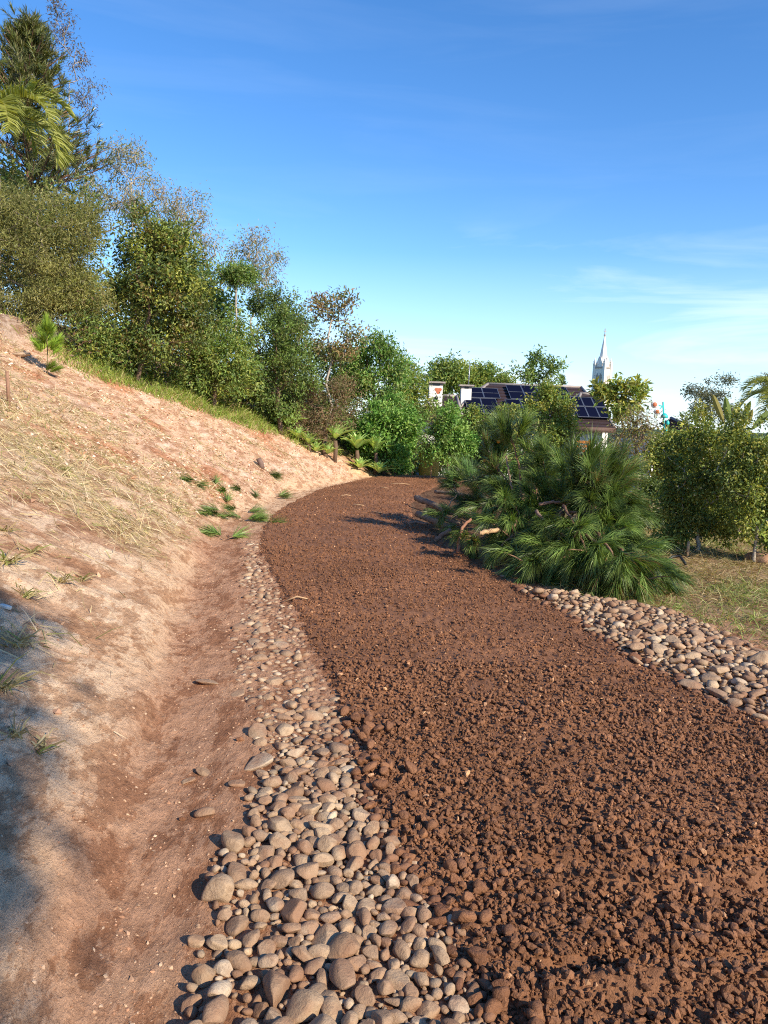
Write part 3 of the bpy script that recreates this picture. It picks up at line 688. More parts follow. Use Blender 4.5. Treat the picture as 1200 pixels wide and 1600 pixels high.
def tree(name, label, cat, base_px, y, blobs, nl, leaf, cols, nc=None, bark='brown', r_tip=0.006, spread=0.16, seed=1, group=None, top=None, droop=0.2, up=0.5, thick=0.9, base=None, mat='leaf', shell=0.45, power=0.5, rmax=0.06):
    b = np.array(at(*base_px, y)) if base is None else np.array(base); b[2] = float(H(b[0], b[1])) - 0.05
    B = px_blobs(blobs, y, thick); nc = nc or max(24, nl // 60); nc = int(nc * 0.6); spread = spread * 0.72; leaf = (leaf[0] * 0.88, leaf[1] * 0.86);  C_ = blob_points(B, nc, seed, shell)
    C_[:, 2] = np.maximum(C_[:, 2], H(C_[:, 0], C_[:, 1]) + 0.12)
    cen = np.average(np.array(B)[:, :3], axis=0, weights=np.array(B)[:, 3]); tt = cen if top is None else np.array(at(*top, y))
    if tt[2] < b[2] + 0.3: tt[2] = b[2] + 0.4
    t = thing(name, label, cat, b, group)
    branch_net(np.zeros(3), tt - b, C_ - b, r_tip, seed, power=power, rmax=rmax).obj('trunk', MAT['bark'], t, col=False)
    tr = t.children[0] if t.children else [o for o in COL.objects if o.parent == t][0]
    a = tr.data.color_attributes.new('col', 'FLOAT_COLOR', 'POINT'); nv = len(tr.data.vertices); a.data.foreach_set('color', np.tile(np.array([*BARK[bark], 1], np.float32), nv))
    V_, T_, Cc = leaf_cloud(C_ - b, nl, spread, leaf[0], leaf[1], cols, seed, up, droop, cen - b); link('crown', mesh_np('crown', V_, T_, MAT[mat], Cc, False), t)
    return t
G_DARK = [(0.102, 0.158, 0.041), (0.149, 0.205, 0.055), (0.186, 0.223, 0.055), (0.084, 0.131, 0.037)]
G_MID = [(0.164, 0.266, 0.061), (0.225, 0.329, 0.073), (0.123, 0.205, 0.05), (0.306, 0.368, 0.104)]
G_BRI = [(0.142, 0.3, 0.053), (0.212, 0.388, 0.079), (0.106, 0.23, 0.044), (0.3, 0.442, 0.106)]
G_OLI = [(0.23, 0.236, 0.069), (0.287, 0.282, 0.086), (0.172, 0.19, 0.052), (0.322, 0.299, 0.115)]
G_GUM = [(0.281, 0.298, 0.167), (0.373, 0.336, 0.223), (0.223, 0.261, 0.149), (0.409, 0.317, 0.223)]
G_BRN = [(0.223, 0.146, 0.086), (0.292, 0.188, 0.103), (0.172, 0.13, 0.068), (0.206, 0.206, 0.086)]
G_YEL = [(0.342, 0.361, 0.07), (0.24, 0.3, 0.059), (0.441, 0.422, 0.102), (0.18, 0.24, 0.056)]

def needles_at(tips, axes, k, ln, wd, cols, seed, spreadang=(0.25, 1.25), back=0.22, droop=0.35):
    r = np.random.default_rng(seed); n = len(tips) * k; idx = np.repeat(np.arange(len(tips)), k)
    ax = unit(axes)[idx]; rd = r.normal(size=(n, 3)); rd = unit(rd - (rd * ax).sum(1, keepdims=True) * ax); u = r.random(n)
    th = spreadang[0] + (spreadang[1] - spreadang[0]) * (0.65 * u + 0.35 * r.random(n))
    P = tips[idx] - ax * (u * back)[:, None]; D = unit(ax * np.cos(th)[:, None] + rd * np.sin(th)[:, None])
    tone = (1 + 0.24 * np.clip(r.normal(size=len(tips)), -1.6, 2))[idx][:, None]
    return blades(P, D, ln * r.uniform(0.6, 1.15, n), np.full(n, wd), droop * r.uniform(0.3, 1.6, n), np.clip(pal(cols, n, r, 0.16) * tone, 0.004, 0.9), seed)

# ------------------------------------------------------------------ trees on the hillside (left)
tree('shrub', 'big feathery olive-green shrub hanging over the earth bank at the top of the slope', 'shrub', (90, 520), 15.6,
     [(55, 395, 85, 95), (10, 340, 60, 55), (110, 450, 65, 60), (125, 350, 45, 45), (70, 480, 75, 38), (-30, 420, 60, 80)], 48000, (0.09, 0.020), G_OLI, nc=720, bark='grey', r_tip=0.0035, spread=0.16, seed=11, droop=0.5, up=0.2, shell=0.6)
tree('broadleaf_tree', 'dark leafy tree with a forked trunk right of the olive shrub', 'tree', (213, 545), 16.6,
     [(250, 430, 72, 75), (235, 365, 55, 40), (295, 465, 45, 55), (205, 460, 40, 45), (275, 395, 50, 40), (235, 505, 35, 26), (285, 515, 38, 28), (215, 535, 30, 16), (250, 545, 32, 18)], 20000, (0.10, 0.05), G_DARK + G_YEL[:2] + [(0.20, 0.16, 0.05)], nc=330, bark='brown', r_tip=0.004, spread=0.15, seed=12, top=(240, 440), rmax=0.04)
tree('gum_tree', 'slender grey gum tree behind the dark leafy tree, nearest the tall pine', 'tree', (205, 540), 29.0,
     [(190, 235, 40, 25), (185, 270, 38, 32), (235, 290, 22, 45), (160, 300, 30, 30), (210, 320, 50, 25)], 3600, (0.17, 0.04), G_GUM, nc=120, bark='pale', r_tip=0.013, spread=0.26, seed=13, droop=1.0, up=0.0, top=(205, 280), group='gum trees above the hillside')
tree('gum_tree', 'thin grey gum tree with bare leaning branches above the dark leafy tree', 'tree', (310, 540), 28.0,
     [(290, 320, 32, 35), (310, 365, 35, 30), (270, 350, 25, 35), (325, 400, 22, 28)], 2800, (0.16, 0.04), G_GUM, nc=105, bark='pale', r_tip=0.013, spread=0.25, seed=14, droop=1.0, up=0.0, top=(300, 350), group='gum trees above the hillside')
tree('gum_tree', 'rounded grey gum tree standing clear against the sky above the flat-topped tree', 'tree', (395, 560), 29.0,
     [(390, 375, 32, 20), (415, 400, 28, 30), (375, 405, 28, 22), (405, 435, 30, 20)], 2600, (0.16, 0.04), G_GUM, nc=95, bark='pale', r_tip=0.013, spread=0.27, seed=15, droop=0.9, up=0.0, top=(398, 410), group='gum trees above the hillside')
tree('gum_tree', 'thin reddish treetop showing beside the tip of the tall pine', 'tree', (100, 420), 38.0,
     [(92, 40, 15, 30), (138, 150, 18, 25), (120, 100, 10, 30), (100, 75, 10, 20)], 1500, (0.18, 0.05), [(0.20, 0.14, 0.12), (0.17, 0.13, 0.10), (0.14, 0.13, 0.09)], nc=45, bark='pale', r_tip=0.012, spread=0.28, seed=16, droop=0.8, up=0.0, top=(108, 130), group='gum trees above the hillside')
tree('flat_topped_tree', 'small tree with a flat dense green top on many bare pale stems', 'tree', (372, 545), 23.0,
     [(368, 428, 32, 15)], 4200, (0.10, 0.04), G_MID, nc=120, bark='pale', r_tip=0.007, spread=0.12, seed=17, top=(370, 500))
tree('layered_tree', 'dark tree with a layered spreading crown beside the flat-topped tree', 'tree', (440, 580), 24.0,
     [(430, 462, 38, 12), (450, 480, 35, 12), (410, 480, 25, 12), (460, 500, 30, 15)], 4200, (0.10, 0.05), G_DARK + G_MID[:1], nc=110, bark='brown', r_tip=0.007, spread=0.14, seed=18)
tree('shrub', 'leafy shrub with yellow-green leaves below the dark forked tree', 'shrub', (335, 600), 18.2,
     [(340, 560, 45, 42), (365, 530, 35, 40), (310, 540, 35, 35), (380, 590, 32, 35), (335, 598, 40, 18), (300, 585, 30, 18)], 10500, (0.10, 0.042), G_MID + G_YEL[:2], nc=200, r_tip=0.005, spread=0.14, seed=19)
tree('shrub', 'tall dark shrub left of the slim tree with the pale trunk', 'shrub', (440, 640), 19.5,
     [(445, 545, 45, 55), (410, 560, 35, 50), (465, 600, 35, 45), (430, 500, 35, 25), (400, 600, 28, 35), (440, 638, 38, 22), (410, 628, 28, 18)], 11500, (0.095, 0.042), G_DARK + G_MID[:2], nc=220, r_tip=0.006, spread=0.14, seed=20)
tree('slim_tree', 'slim tree with a pale straight trunk and sparse reddish crown', 'tree', (510, 640), 21.0,
     [(530, 480, 40, 24), (505, 490, 26, 26), (548, 510, 28, 22), (515, 540, 30, 28), (545, 545, 28, 22)], 2300, (0.13, 0.055), [(0.26, 0.20, 0.08), (0.20, 0.22, 0.07), (0.32, 0.21, 0.10), (0.17, 0.20, 0.06)], nc=90, bark='pale', r_tip=0.009, spread=0.17, seed=21, top=(518, 500))
tree('shrub', 'dry brown shrub behind the pale green rosettes', 'shrub', (510, 700), 20.0,
     [(510, 655, 50, 38), (470, 650, 35, 38), (535, 620, 35, 35), (490, 615, 35, 30)], 10000, (0.07, 0.025), G_BRN, nc=230, bark='brown', r_tip=0.004, spread=0.14, seed=22, shell=0.6)
tree('broadleaf_tree', 'green leafy tree right of the slim tree', 'tree', (590, 700), 23.0,
     [(585, 545, 35, 25), (605, 565, 38, 30), (560, 580, 38, 38), (600, 610, 45, 40), (550, 620, 30, 30)], 11000, (0.12, 0.055), G_MID + G_BRI[:2], nc=230, r_tip=0.007, spread=0.17, seed=23)
tree('broadleaf_tree', 'yellowish green tree next to the white chimney', 'tree', (645, 700), 25.0,
     [(640, 590, 30, 32), (655, 620, 30, 35), (625, 630, 30, 35), (620, 565, 18, 20)], 7000, (0.12, 0.05), G_YEL + G_MID[:2], nc=150, r_tip=0.007, spread=0.18, seed=24)
tree('bush', 'dense bright green bush at the far end of the path', 'bush', (600, 740), 21.4,
     [(590, 690, 38, 45), (565, 680, 30, 40), (625, 700, 32, 42), (610, 650, 35, 30), (640, 665, 25, 30)], 13000, (0.12, 0.06), G_BRI, nc=260, r_tip=0.006, spread=0.14, seed=25)
tree('broadleaf_tree', 'dense dark tree filling the gap behind the olive shrub and below the pine', 'tree', (60, 540), 22.0,
     [(40, 360, 110, 90), (120, 420, 90, 90), (-40, 420, 90, 100), (100, 330, 60, 40), (150, 480, 80, 50)], 15000, (0.15, 0.07), G_DARK + G_OLI[:2], nc=300, r_tip=0.006, spread=0.25, seed=26)
tree('broadleaf_tree', 'olive-green tree filling the gap behind the dark forked tree', 'tree', (300, 580), 24.0,
     [(300, 450, 60, 70), (350, 520, 60, 60), (230, 480, 60, 60), (330, 470, 40, 40)], 11000, (0.15, 0.07), G_MID + G_OLI[:2], nc=230, r_tip=0.006, spread=0.25, seed=27)
tree('broadleaf_tree', 'dark green tree behind the slim tree with the pale trunk', 'tree', (490, 640), 25.0,
     [(480, 560, 50, 50), (430, 590, 50, 50), (530, 600, 45, 45), (540, 580, 35, 40), (460, 530, 35, 25)], 10000, (0.14, 0.065), G_DARK + G_MID[:2], nc=210, r_tip=0.006, spread=0.24, seed=28)
# undergrowth that closes the gaps under the trees
r_ = np.random.default_rng(9); cc = []
for q in np.linspace(0, 1, 460):
    px = 120 + 650 * q + r_.normal(0, 6); yv = np.interp(px, [120, 213, 335, 440, 510, 560, 640, 770], [15.4, 16.6, 18.3, 20.0, 21.2, 22.3, 22.6, 22.4]); line_y = np.interp(px, [120, 200, 300, 400, 480, 560, 640, 770], [545, 572, 602, 640, 680, 722, 738, 752])
    c = at(px, line_y - abs(r_.normal(0, 40)) - 4, yv + r_.uniform(-0.1, 1.0)); c[2] = max(c[2], float(H(c[0], c[1])) + 0.05); cc.append(c)
V_, T_, C_ = leaf_cloud(np.array(cc), 38000, 0.18, 0.09, 0.038, G_DARK + G_MID + G_YEL[:2] + G_BRN[:1], 99)
tag(link('undergrowth', mesh_np('undergrowth', V_, T_, MAT['leaf'], C_, False)), 'dark tangled undergrowth filling the gaps below the hillside trees', 'undergrowth', kind='stuff')

# tall pine
def pine_tree():
    y = 33.0; b = np.array(at(45, 500, y)); b[2] = float(H(b[0], b[1])); top = np.array(at(46, 34, y)); hgt = top[2] - b[2]
    t = thing('pine_tree', 'tall dark pine at the top left corner rising behind the palm', 'tree', b)
    r = np.random.default_rng(41); mb = MB(); ax = top - b; mb.tube(np.array([ax * q for q in np.linspace(0, 0.99, 9)]), np.linspace(0.26, 0.02, 9), 8, BARK['red'])
    tips = []; axs = []
    for i in range(210):
        q = 0.22 + 0.77 * r.random() ** 0.85; reach = (0.3 + 6.0 * (1 - q) ** 0.85) * r.uniform(0.55, 1.1); az = r.uniform(0, 6.28)
        p0 = ax * q; d = unit(np.array([math.cos(az), math.sin(az), 0.12 + 0.5 * q])); p1 = p0 + d * reach * 0.6; p2 = p1 + unit(d + np.array([0, 0, 0.25])) * reach * 0.4
        mb.tube(np.array([p0, p1, p2]), [0.04, 0.025, 0.012], 4, BARK['red'], False)
        for _ in range(9):
            u = r.uniform(0.25, 1.05); p = p0 + (p2 - p0) * u + r.normal(size=3) * 0.22; tips.append(p); axs.append(unit(d + np.array([0, 0, 0.7]) + r.normal(size=3) * 0.5))
    mb.obj('trunk', MAT['bark'], t, col=True)
    V_, T_, C_ = needles_at(np.array(tips), np.array(axs), 26, 0.32, 0.028, [(0.12, 0.15, 0.04), (0.17, 0.18, 0.05), (0.09, 0.12, 0.035), (0.21, 0.19, 0.08)], 42, (0.2, 1.4), 0.35, 0.1)
    link('crown', mesh_np('crown', V_, T_, MAT['needle'], C_), t)
pine_tree()

def frond(length, lift, seed, nleaf=84, ll=0.62, cols=((0.32, 0.34, 0.07), (0.40, 0.41, 0.10), (0.25, 0.28, 0.06))):
    """palm frond along +X arching over; returns MB in its own space"""
    r = np.random.default_rng(seed); q = np.linspace(0, 1, 24)
    ang = lift - 2.0 * q ** 1.25; step = length / 23; P = np.cumsum(np.stack([np.cos(ang), np.zeros(24), np.sin(ang)], -1) * step, 0)
    mb = MB(); mb.tube(P, np.linspace(0.03, 0.006, 24), 5, (0.30, 0.30, 0.10))
    u = np.linspace(0.10, 0.99, nleaf); base = np.stack([np.interp(u, q, P[:, k]) for k in range(3)], -1); a = np.interp(u, q, ang)
    tdir = np.stack([np.cos(a), 0 * a, np.sin(a)], -1); nrm = np.stack([-np.sin(a), 0 * a, np.cos(a)], -1)
    for sgn in (-1, 1):
        D = unit(tdir * 0.75 + np.array([0, sgn, 0.0]) * 0.75 + nrm * (0.35 + 0.12 * r.normal(size=nleaf))[:, None]); Ln = ll * (0.35 + 0.75 * np.sin(np.pi * np.clip(u * 0.85 + 0.1, 0, 1))) * r.uniform(0.85, 1.1, nleaf)
        mb.add(*blades(base, D, Ln, np.full(nleaf, 0.032), r.uniform(0.35, 0.9, nleaf), pal(cols, nleaf, r, 0.1), seed + sgn + 5))
    return mb
def palm(label, px, py, y, fronds, length, trunk_r, base_drop, ll=0.62):
    c = np.array(at(px, py, y)); zb = float(H(c[0], c[1])); t = thing('palm_tree', label, 'palm', (c[0], c[1], zb)); h = c[2] - zb
    MB().tube(np.array([[0, 0, -0.1], [0.05, 0, h * 0.3], [0.08, 0.02, h * 0.7], [0, 0, h]]), [trunk_r * 1.4, trunk_r * 1.05, trunk_r, trunk_r * 0.8], 10, (0.24, 0.20, 0.15)).obj('trunk', MAT['bark'], t, col=True)
    for i, (az, lift) in enumerate(fronds):
        o = frond(length, lift, 60 + i, ll=ll).obj('frond', MAT['leaf'], t, (0, 0, h), True, False); o.rotation_euler = (0, 0, az)
palm('arching green palm at the left edge in front of the tall pine', -14, 188, 20.0, [(0.2, 1.05), (-0.35, 0.75), (0.0, 0.35), (-0.9, 0.5), (0.75, 0.6), (1.4, 0.8), (2.3, 0.9), (-1.6, 0.6), (-2.4, 0.8), (3.1, 0.6)], 2.2, 0.10, 0)
palm('grey-green palm cut by the right edge, behind the leafy shrubs', 1234, 625, 38.0, [(math.pi + 0.2, 1.0), (math.pi - 0.5, 0.6), (math.pi + 0.6, 0.5), (1.6, 0.9), (-1.4, 0.8), (0.2, 0.8), (2.3, 1.1)], 2.7, 0.15, 0, 0.8)

# ------------------------------------------------------------------ green rosettes at the foot of the trees
def rosette_leaf(name):
    q = np.linspace(0, 1, 7); w = 0.085 * np.sin(np.pi * np.clip(q * 0.85 + 0.12, 0, 1)) ** 0.8 * (1 - q ** 5); w[-1] = 0.002
    c = np.stack([0.55 * q, 0 * q, 0.07 * np.sin(q * 2.6)], -1); V = []
    for i in range(7): V += [c[i] + (0, w[i], 0.03 * w[i] / 0.085), c[i] - (0, 0, 0.012), c[i] + (0, -w[i], 0.03 * w[i] / 0.085)]
    Q = []
    for i in range(6):
        for j in range(2): Q.append([i * 3 + j, i * 3 + j + 1, i * 3 + j + 4, i * 3 + j + 3])
    cl = np.array([(0.50, 0.68, 0.24)]) * (0.85 + 0.3 * np.linspace(0, 1, 21))[:, None]
    return mesh_np(name, np.array(V), np.array(Q), MAT['leaf'], cl)
RLEAF = rosette_leaf('leaf')
def rosette(px, py, sc, label, stem=0.0, seed=0):
    g = hit(px, py); r = np.random.default_rng(seed); t = thing('rosette_plant', label, 'plant', g, 'pale green rosette plants along the foot of the trees'); h = stem
    if stem > 0.05: MB().tube(np.array([[0, 0, -0.05], [0.02, 0, stem * 0.6], [0, 0, stem]]), [0.05, 0.06, 0.05], 7, BARK['brown']).obj('stem', MAT['bark'], t, col=True)
    n = 17
    for i in range(n):
        o = link('leaf', RLEAF, t, (0, 0, h + 0.06)); q = i / n; o.rotation_euler = (r.normal(0, 0.1), -1.3 + 1.1 * (1 - q) + r.normal(0, 0.08), i * 2.4 + r.normal(0, 0.1)); s_ = sc * (1.0 - 0.35 * q) * r.uniform(0.9, 1.1); o.scale = (s_, s_, s_)
for i, (px, py, sc, st, lb) in enumerate([
        (424, 652, 0.95, 0.15, 'highest pale green rosette plant, where the grass strip ends'), (437, 668, 0.9, 0.1, 'second pale green rosette plant from the top of the row'),
        (449, 680, 1.0, 0.2, 'broad pale green rosette third down the row on the slope'), (466, 692, 0.8, 0.05, 'low pale green rosette plant fourth down the row'),
        (482, 703, 0.85, 0.1, 'pale green rosette plant fifth down the row, under the dry brown shrub'), (494, 710, 0.7, 0.02, 'small rosette plant at the bottom of the sloping row'),
        (512, 716, 0.8, 0.05, 'low rosette plant below the tall stemmed one by the brown shrub'), (523, 722, 1.1, 0.55, 'tall rosette on a stem in front of the dry brown shrub'),
        (557, 730, 1.1, 0.45, 'stemmed rosette between the brown shrub and the bright bush'), (586, 742, 1.1, 0.6, 'rosette on a bare brown stem in front of the bright green bush'),
        (562, 738, 0.8, 0.05, 'low bright rosette left of the bare-stemmed one'), (592, 745, 0.85, 0.05, 'lowest rosette at the far edge of the path'), (616, 746, 0.85, 0.15, 'rosette nearest the dense green bush, last on the path side')]):
    rosette(px, py, sc, lb, st, 200 + i)

# ------------------------------------------------------------------ middle distance: trees round the house
tree('round_tree', 'rounded green tree behind the left chimney', 'tree', (690, 680), 46.0, [(690, 592, 26, 24), (705, 585, 28, 22), (680, 610, 25, 22)], 8000, (0.22, 0.11), G_MID + G_YEL[:2], nc=170, r_tip=0.010, spread=0.32, seed=31, group='rounded trees behind the house')
tree('round_tree', 'rounded green tree behind the thin roof mast', 'tree', (745, 680), 47.0, [(740, 592, 28, 22), (765, 597, 28, 22), (785, 606, 20, 16), (735, 612, 35, 18)], 9000, (0.22, 0.11), G_MID + G_YEL[:2], nc=190, r_tip=0.010, spread=0.32, seed=32, group='rounded trees behind the house')
t = tree('citrus_tree', 'young leafy tree tied to a pale stake at the end of the path', 'tree', (699, 748), 19.5, [(695, 665, 34, 32), (690, 700, 32, 28), (720, 690, 26, 30), (705, 645, 22, 18)], 7200, (0.10, 0.05), G_BRI + G_MID[:2], nc=150, r_tip=0.005, spread=0.12, seed=33)
tree('citrus_tree', 'bushy citrus tree with a few oranges in front of the solar panels', 'tree', (775, 770), 20.5, [(765, 715, 40, 38), (745, 690, 32, 35), (790, 680, 32, 35), (770, 660, 25, 22), (738, 652, 20, 16), (792, 648, 20, 18)], 11500, (0.10, 0.048), G_MID + G_DARK[:2] + G_YEL[:1], nc=210, r_tip=0.006, spread=0.13, seed=34)
tree('vine_covered_tree', 'tall narrow leafy tree covering the middle of the house', 'tree', (855, 770), 19.0, [(865, 640, 28, 35), (850, 690, 42, 45), (880, 680, 28, 40), (830, 730, 40, 35), (870, 730, 38, 30), (862, 610, 22, 15), (818, 655, 24, 24), (838, 640, 18, 18)], 13500, (0.10, 0.045), G_YEL + G_MID[:2], nc=250, r_tip=0.006, spread=0.13, seed=35)
tree('open_tree', 'airy tree with feathery sprays standing above the solar panels', 'tree', (850, 760), 22.0, [(815, 580, 20, 9), (840, 565, 14, 14), (865, 572, 18, 9), (845, 590, 28, 10), (832, 556, 7, 7)], 1500, (0.15, 0.05), G_MID + G_DARK[:1], nc=46, r_tip=0.008, spread=0.14, seed=36, top=(848, 605))
tree('papaya_tree', 'spreading tree with flat leafy sprays in front of the church tower', 'tree', (972, 760), 18.0, [(950, 612, 22, 8), (985, 610, 22, 8), (968, 602, 16, 6), (965, 640, 20, 14), (985, 632, 20, 14)], 1700, (0.17, 0.07), G_YEL + G_MID[:2], nc=60, r_tip=0.008, spread=0.12, seed=37, top=(968, 625))
tree('shrub', 'twiggy brownish shrub in front of the white garden wall', 'shrub', (995, 770), 16.5, [(1000, 665, 36, 30), (970, 690, 30, 35), (1015, 700, 30, 35), (985, 650, 25, 22)], 2600, (0.085, 0.03), G_OLI + G_BRN[:2], nc=170, bark='grey', r_tip=0.005, spread=0.15, seed=38, shell=0.6)
tree('shrub', 'leafy yellow-green bush below the teal ornament', 'shrub', (1045, 790), 15.0, [(1050, 700, 28, 26), (1035, 735, 35, 30), (1065, 725, 22, 30)], 5200, (0.10, 0.045), G_YEL, nc=120, r_tip=0.005, spread=0.13, seed=39)
tree('shrub', 'dark shrub right behind the heap of pine branches', 'shrub', (990, 850), 11.6, [(985, 770, 45, 45), (1010, 800, 40, 45), (940, 770, 40, 40)], 8500, (0.065, 0.03), G_DARK, nc=180, r_tip=0.004, spread=0.09, seed=40)
tree('shrub', 'low leafy bush behind the upright pine sprig', 'shrub', (830, 800), 14.5, [(820, 745, 42, 30), (860, 755, 40, 30), (780, 750, 35, 25), (900, 750, 35, 35)], 8500, (0.08, 0.035), G_BRI[:2] + G_MID, nc=180, r_tip=0.004, spread=0.11, seed=43)
tree('gum_tree', 'far grey gum tree with cloud-like tufts above the right-hand shrubs', 'tree', (1110, 700), 75.0, [(1118, 594, 12, 9), (1135, 595, 11, 9), (1083, 614, 13, 9), (1105, 620, 16, 9), (1128, 618, 14, 8), (1085, 638, 16, 7), (1110, 640, 20, 14), (1140, 645, 15, 14)], 3600, (0.34, 0.12), [(0.17, 0.185, 0.11), (0.22, 0.21, 0.14), (0.13, 0.15, 0.09)], nc=110, bark='pale', r_tip=0.022, spread=0.42, seed=44, up=0.0, top=(1110, 640))
tree('gum_tree', 'grey treetop rising at the right edge above the palm', 'tree', (1215, 700), 60.0, [(1198, 592, 10, 14), (1208, 610, 18, 22)], 1500, (0.28, 0.10), [(0.17, 0.185, 0.11), (0.22, 0.21, 0.14)], nc=45, bark='pale', r_tip=0.02, spread=0.34, seed=45, top=(1208, 620))
cy = np.array(at(878, 640, 62.0)); cz = float(H(cy[0], cy[1]))
tree('cypress_tree', 'dark pointed cypress tip just left of the church tower', 'tree', (878, 690), 62.0, [(878, 592, 2.5, 8), (878, 604, 5, 10), (878, 622, 8, 14)], 2200, (0.22, 0.05), G_DARK, nc=60, r_tip=0.015, spread=0.12, seed=46, top=(878, 590))

# big shrubs by the right edge
gA, gB = hit(1090, 862), hit(1178, 880)
tree('citrus_shrub', 'large yellow-green leafy shrub with a forked orange-tan trunk near the right edge', 'shrub', (1090, 862), gA[1], [(1085, 740, 55, 70), (1060, 790, 42, 48), (1105, 690, 48, 42), (1120, 780, 45, 55), (1045, 735, 22, 40), (1060, 825, 36, 26), (1115, 815, 34, 22), (1130, 835, 36, 16), (1045, 840, 25, 16), (1072, 655, 9, 20), (1035, 705, 10, 24), (1100, 648, 8, 18)], 15000, (0.054, 0.030), G_YEL + G_DARK[:3], nc=340, bark='pale', r_tip=0.0028, spread=0.075, seed=51, base=gA, top=(1093, 815), rmax=0.024)
tree('citrus_shrub', 'tall leafy shrub with thin pale trunks cut by the right edge', 'shrub', (1178, 880), gB[1], [(1165, 745, 45, 70), (1195, 720, 45, 55), (1190, 800, 42, 42), (1160, 690, 32, 32), (1225, 770, 40, 70), (1150, 815, 34, 22), (1205, 840, 34, 20), (1150, 655, 10, 18), (1190, 662, 10, 18)], 13000, (0.054, 0.030), G_YEL + G_DARK[:3], nc=300, bark='pale', r_tip=0.0028, spread=0.075, seed=52, base=gB, top=(1182, 820), rmax=0.018)
tree('shrub', 'shaded dark bush between the two large shrubs at the right edge', 'shrub', (1140, 840), 11.5, [(1135, 790, 40, 35), (1170, 800, 40, 30), (1100, 800, 40, 32)], 6500, (0.06, 0.03), G_DARK, nc=150, r_tip=0.004, spread=0.09, seed=53)

# giant-leaf plants
def paddle(P0, P1, width, col, bend, seed):
    """one long paddle leaf from P0 to P1, folded on its midrib"""
    P0, P1 = np.array(P0, float), np.array(P1, float); q = np.linspace(0, 1, 9); ax = P1 - P0; L_ = np.linalg.norm(ax); a = ax / L_
    sd = unit(np.cross(a, np.array([0.25, 1.0, 0.1]))); nn = np.cross(sd, a); c = P0 + ax * q[:, None] + nn * (bend * L_ * np.sin(math.pi * q * 0.5) ** 2)[:, None]
    w = width * np.where(q < 0.2, 0.08, np.sin(np.pi * np.clip((q - 0.15) / 0.85, 0, 1)) ** 0.55); w[-1] = 0.004; V = []
    for i in range(9): V += [c[i] + sd * w[i] / 2 + nn * w[i] * 0.22, c[i], c[i] - sd * w[i] / 2 + nn * w[i] * 0.22]
    Q = [[i * 3 + j, i * 3 + j + 1, i * 3 + j + 4, i * 3 + j + 3] for i in range(8) for j in range(2)]
    return MB().add(np.array(V), np.array(Q), col)
def paddle_plant(label, y, base_px, leaves):
    b = np.array(at(*base_px, y)); b[2] = float(H(b[0], b[1])); t = thing('paddle_leaf_plant', label, 'plant', b, 'giant paddle-leaved plants')
    for i, (tx, ty, sx, sy, w, c) in enumerate(leaves):
        tip = at(tx, ty, y - 0.3 + 0.15 * i) - b; s0 = at(sx, sy, y) - b
        mb = paddle(s0, tip, w, c, 0.06, i); mb.tube(np.array([[0.02 * i, 0, 0], s0 * np.array([0.9, 0.9, 0.6]), s0]), [0.03, 0.02, 0.012], 5, (0.16, 0.18, 0.06)); mb.obj('leaf', MAT['leaf'], t, col=True, smooth=False)
GL, GY = (0.20, 0.27, 0.07), (0.34, 0.30, 0.10)
paddle_plant('giant paddle-leaved plant with upright leaves above the large right-hand shrub', 12.5, (1135, 800), [(1115, 618, 1134, 668, 0.10, GY), (1134, 620, 1142, 672, 0.11, GL), (1087, 640, 1090, 672, 0.08, GL)])
paddle_plant('giant paddle-leaved plant with spreading leaves beside the right edge', 12.0, (1172, 800), [(1173, 628, 1157, 670, 0.09, GL), (1176, 640, 1168, 668, 0.07, GY), (1206, 640, 1170, 676, 0.10, GL)])
paddle_plant('paddle-leaved plant arching below the teal ornament', 17.0, (1060, 780), [(1076, 697, 1054, 668, 0.24, (0.13, 0.22, 0.05)), (1040, 690, 1054, 668, 0.24, (0.13, 0.22, 0.05)), (1068, 680, 1052, 700, 0.24, (0.15, 0.24, 0.05))])

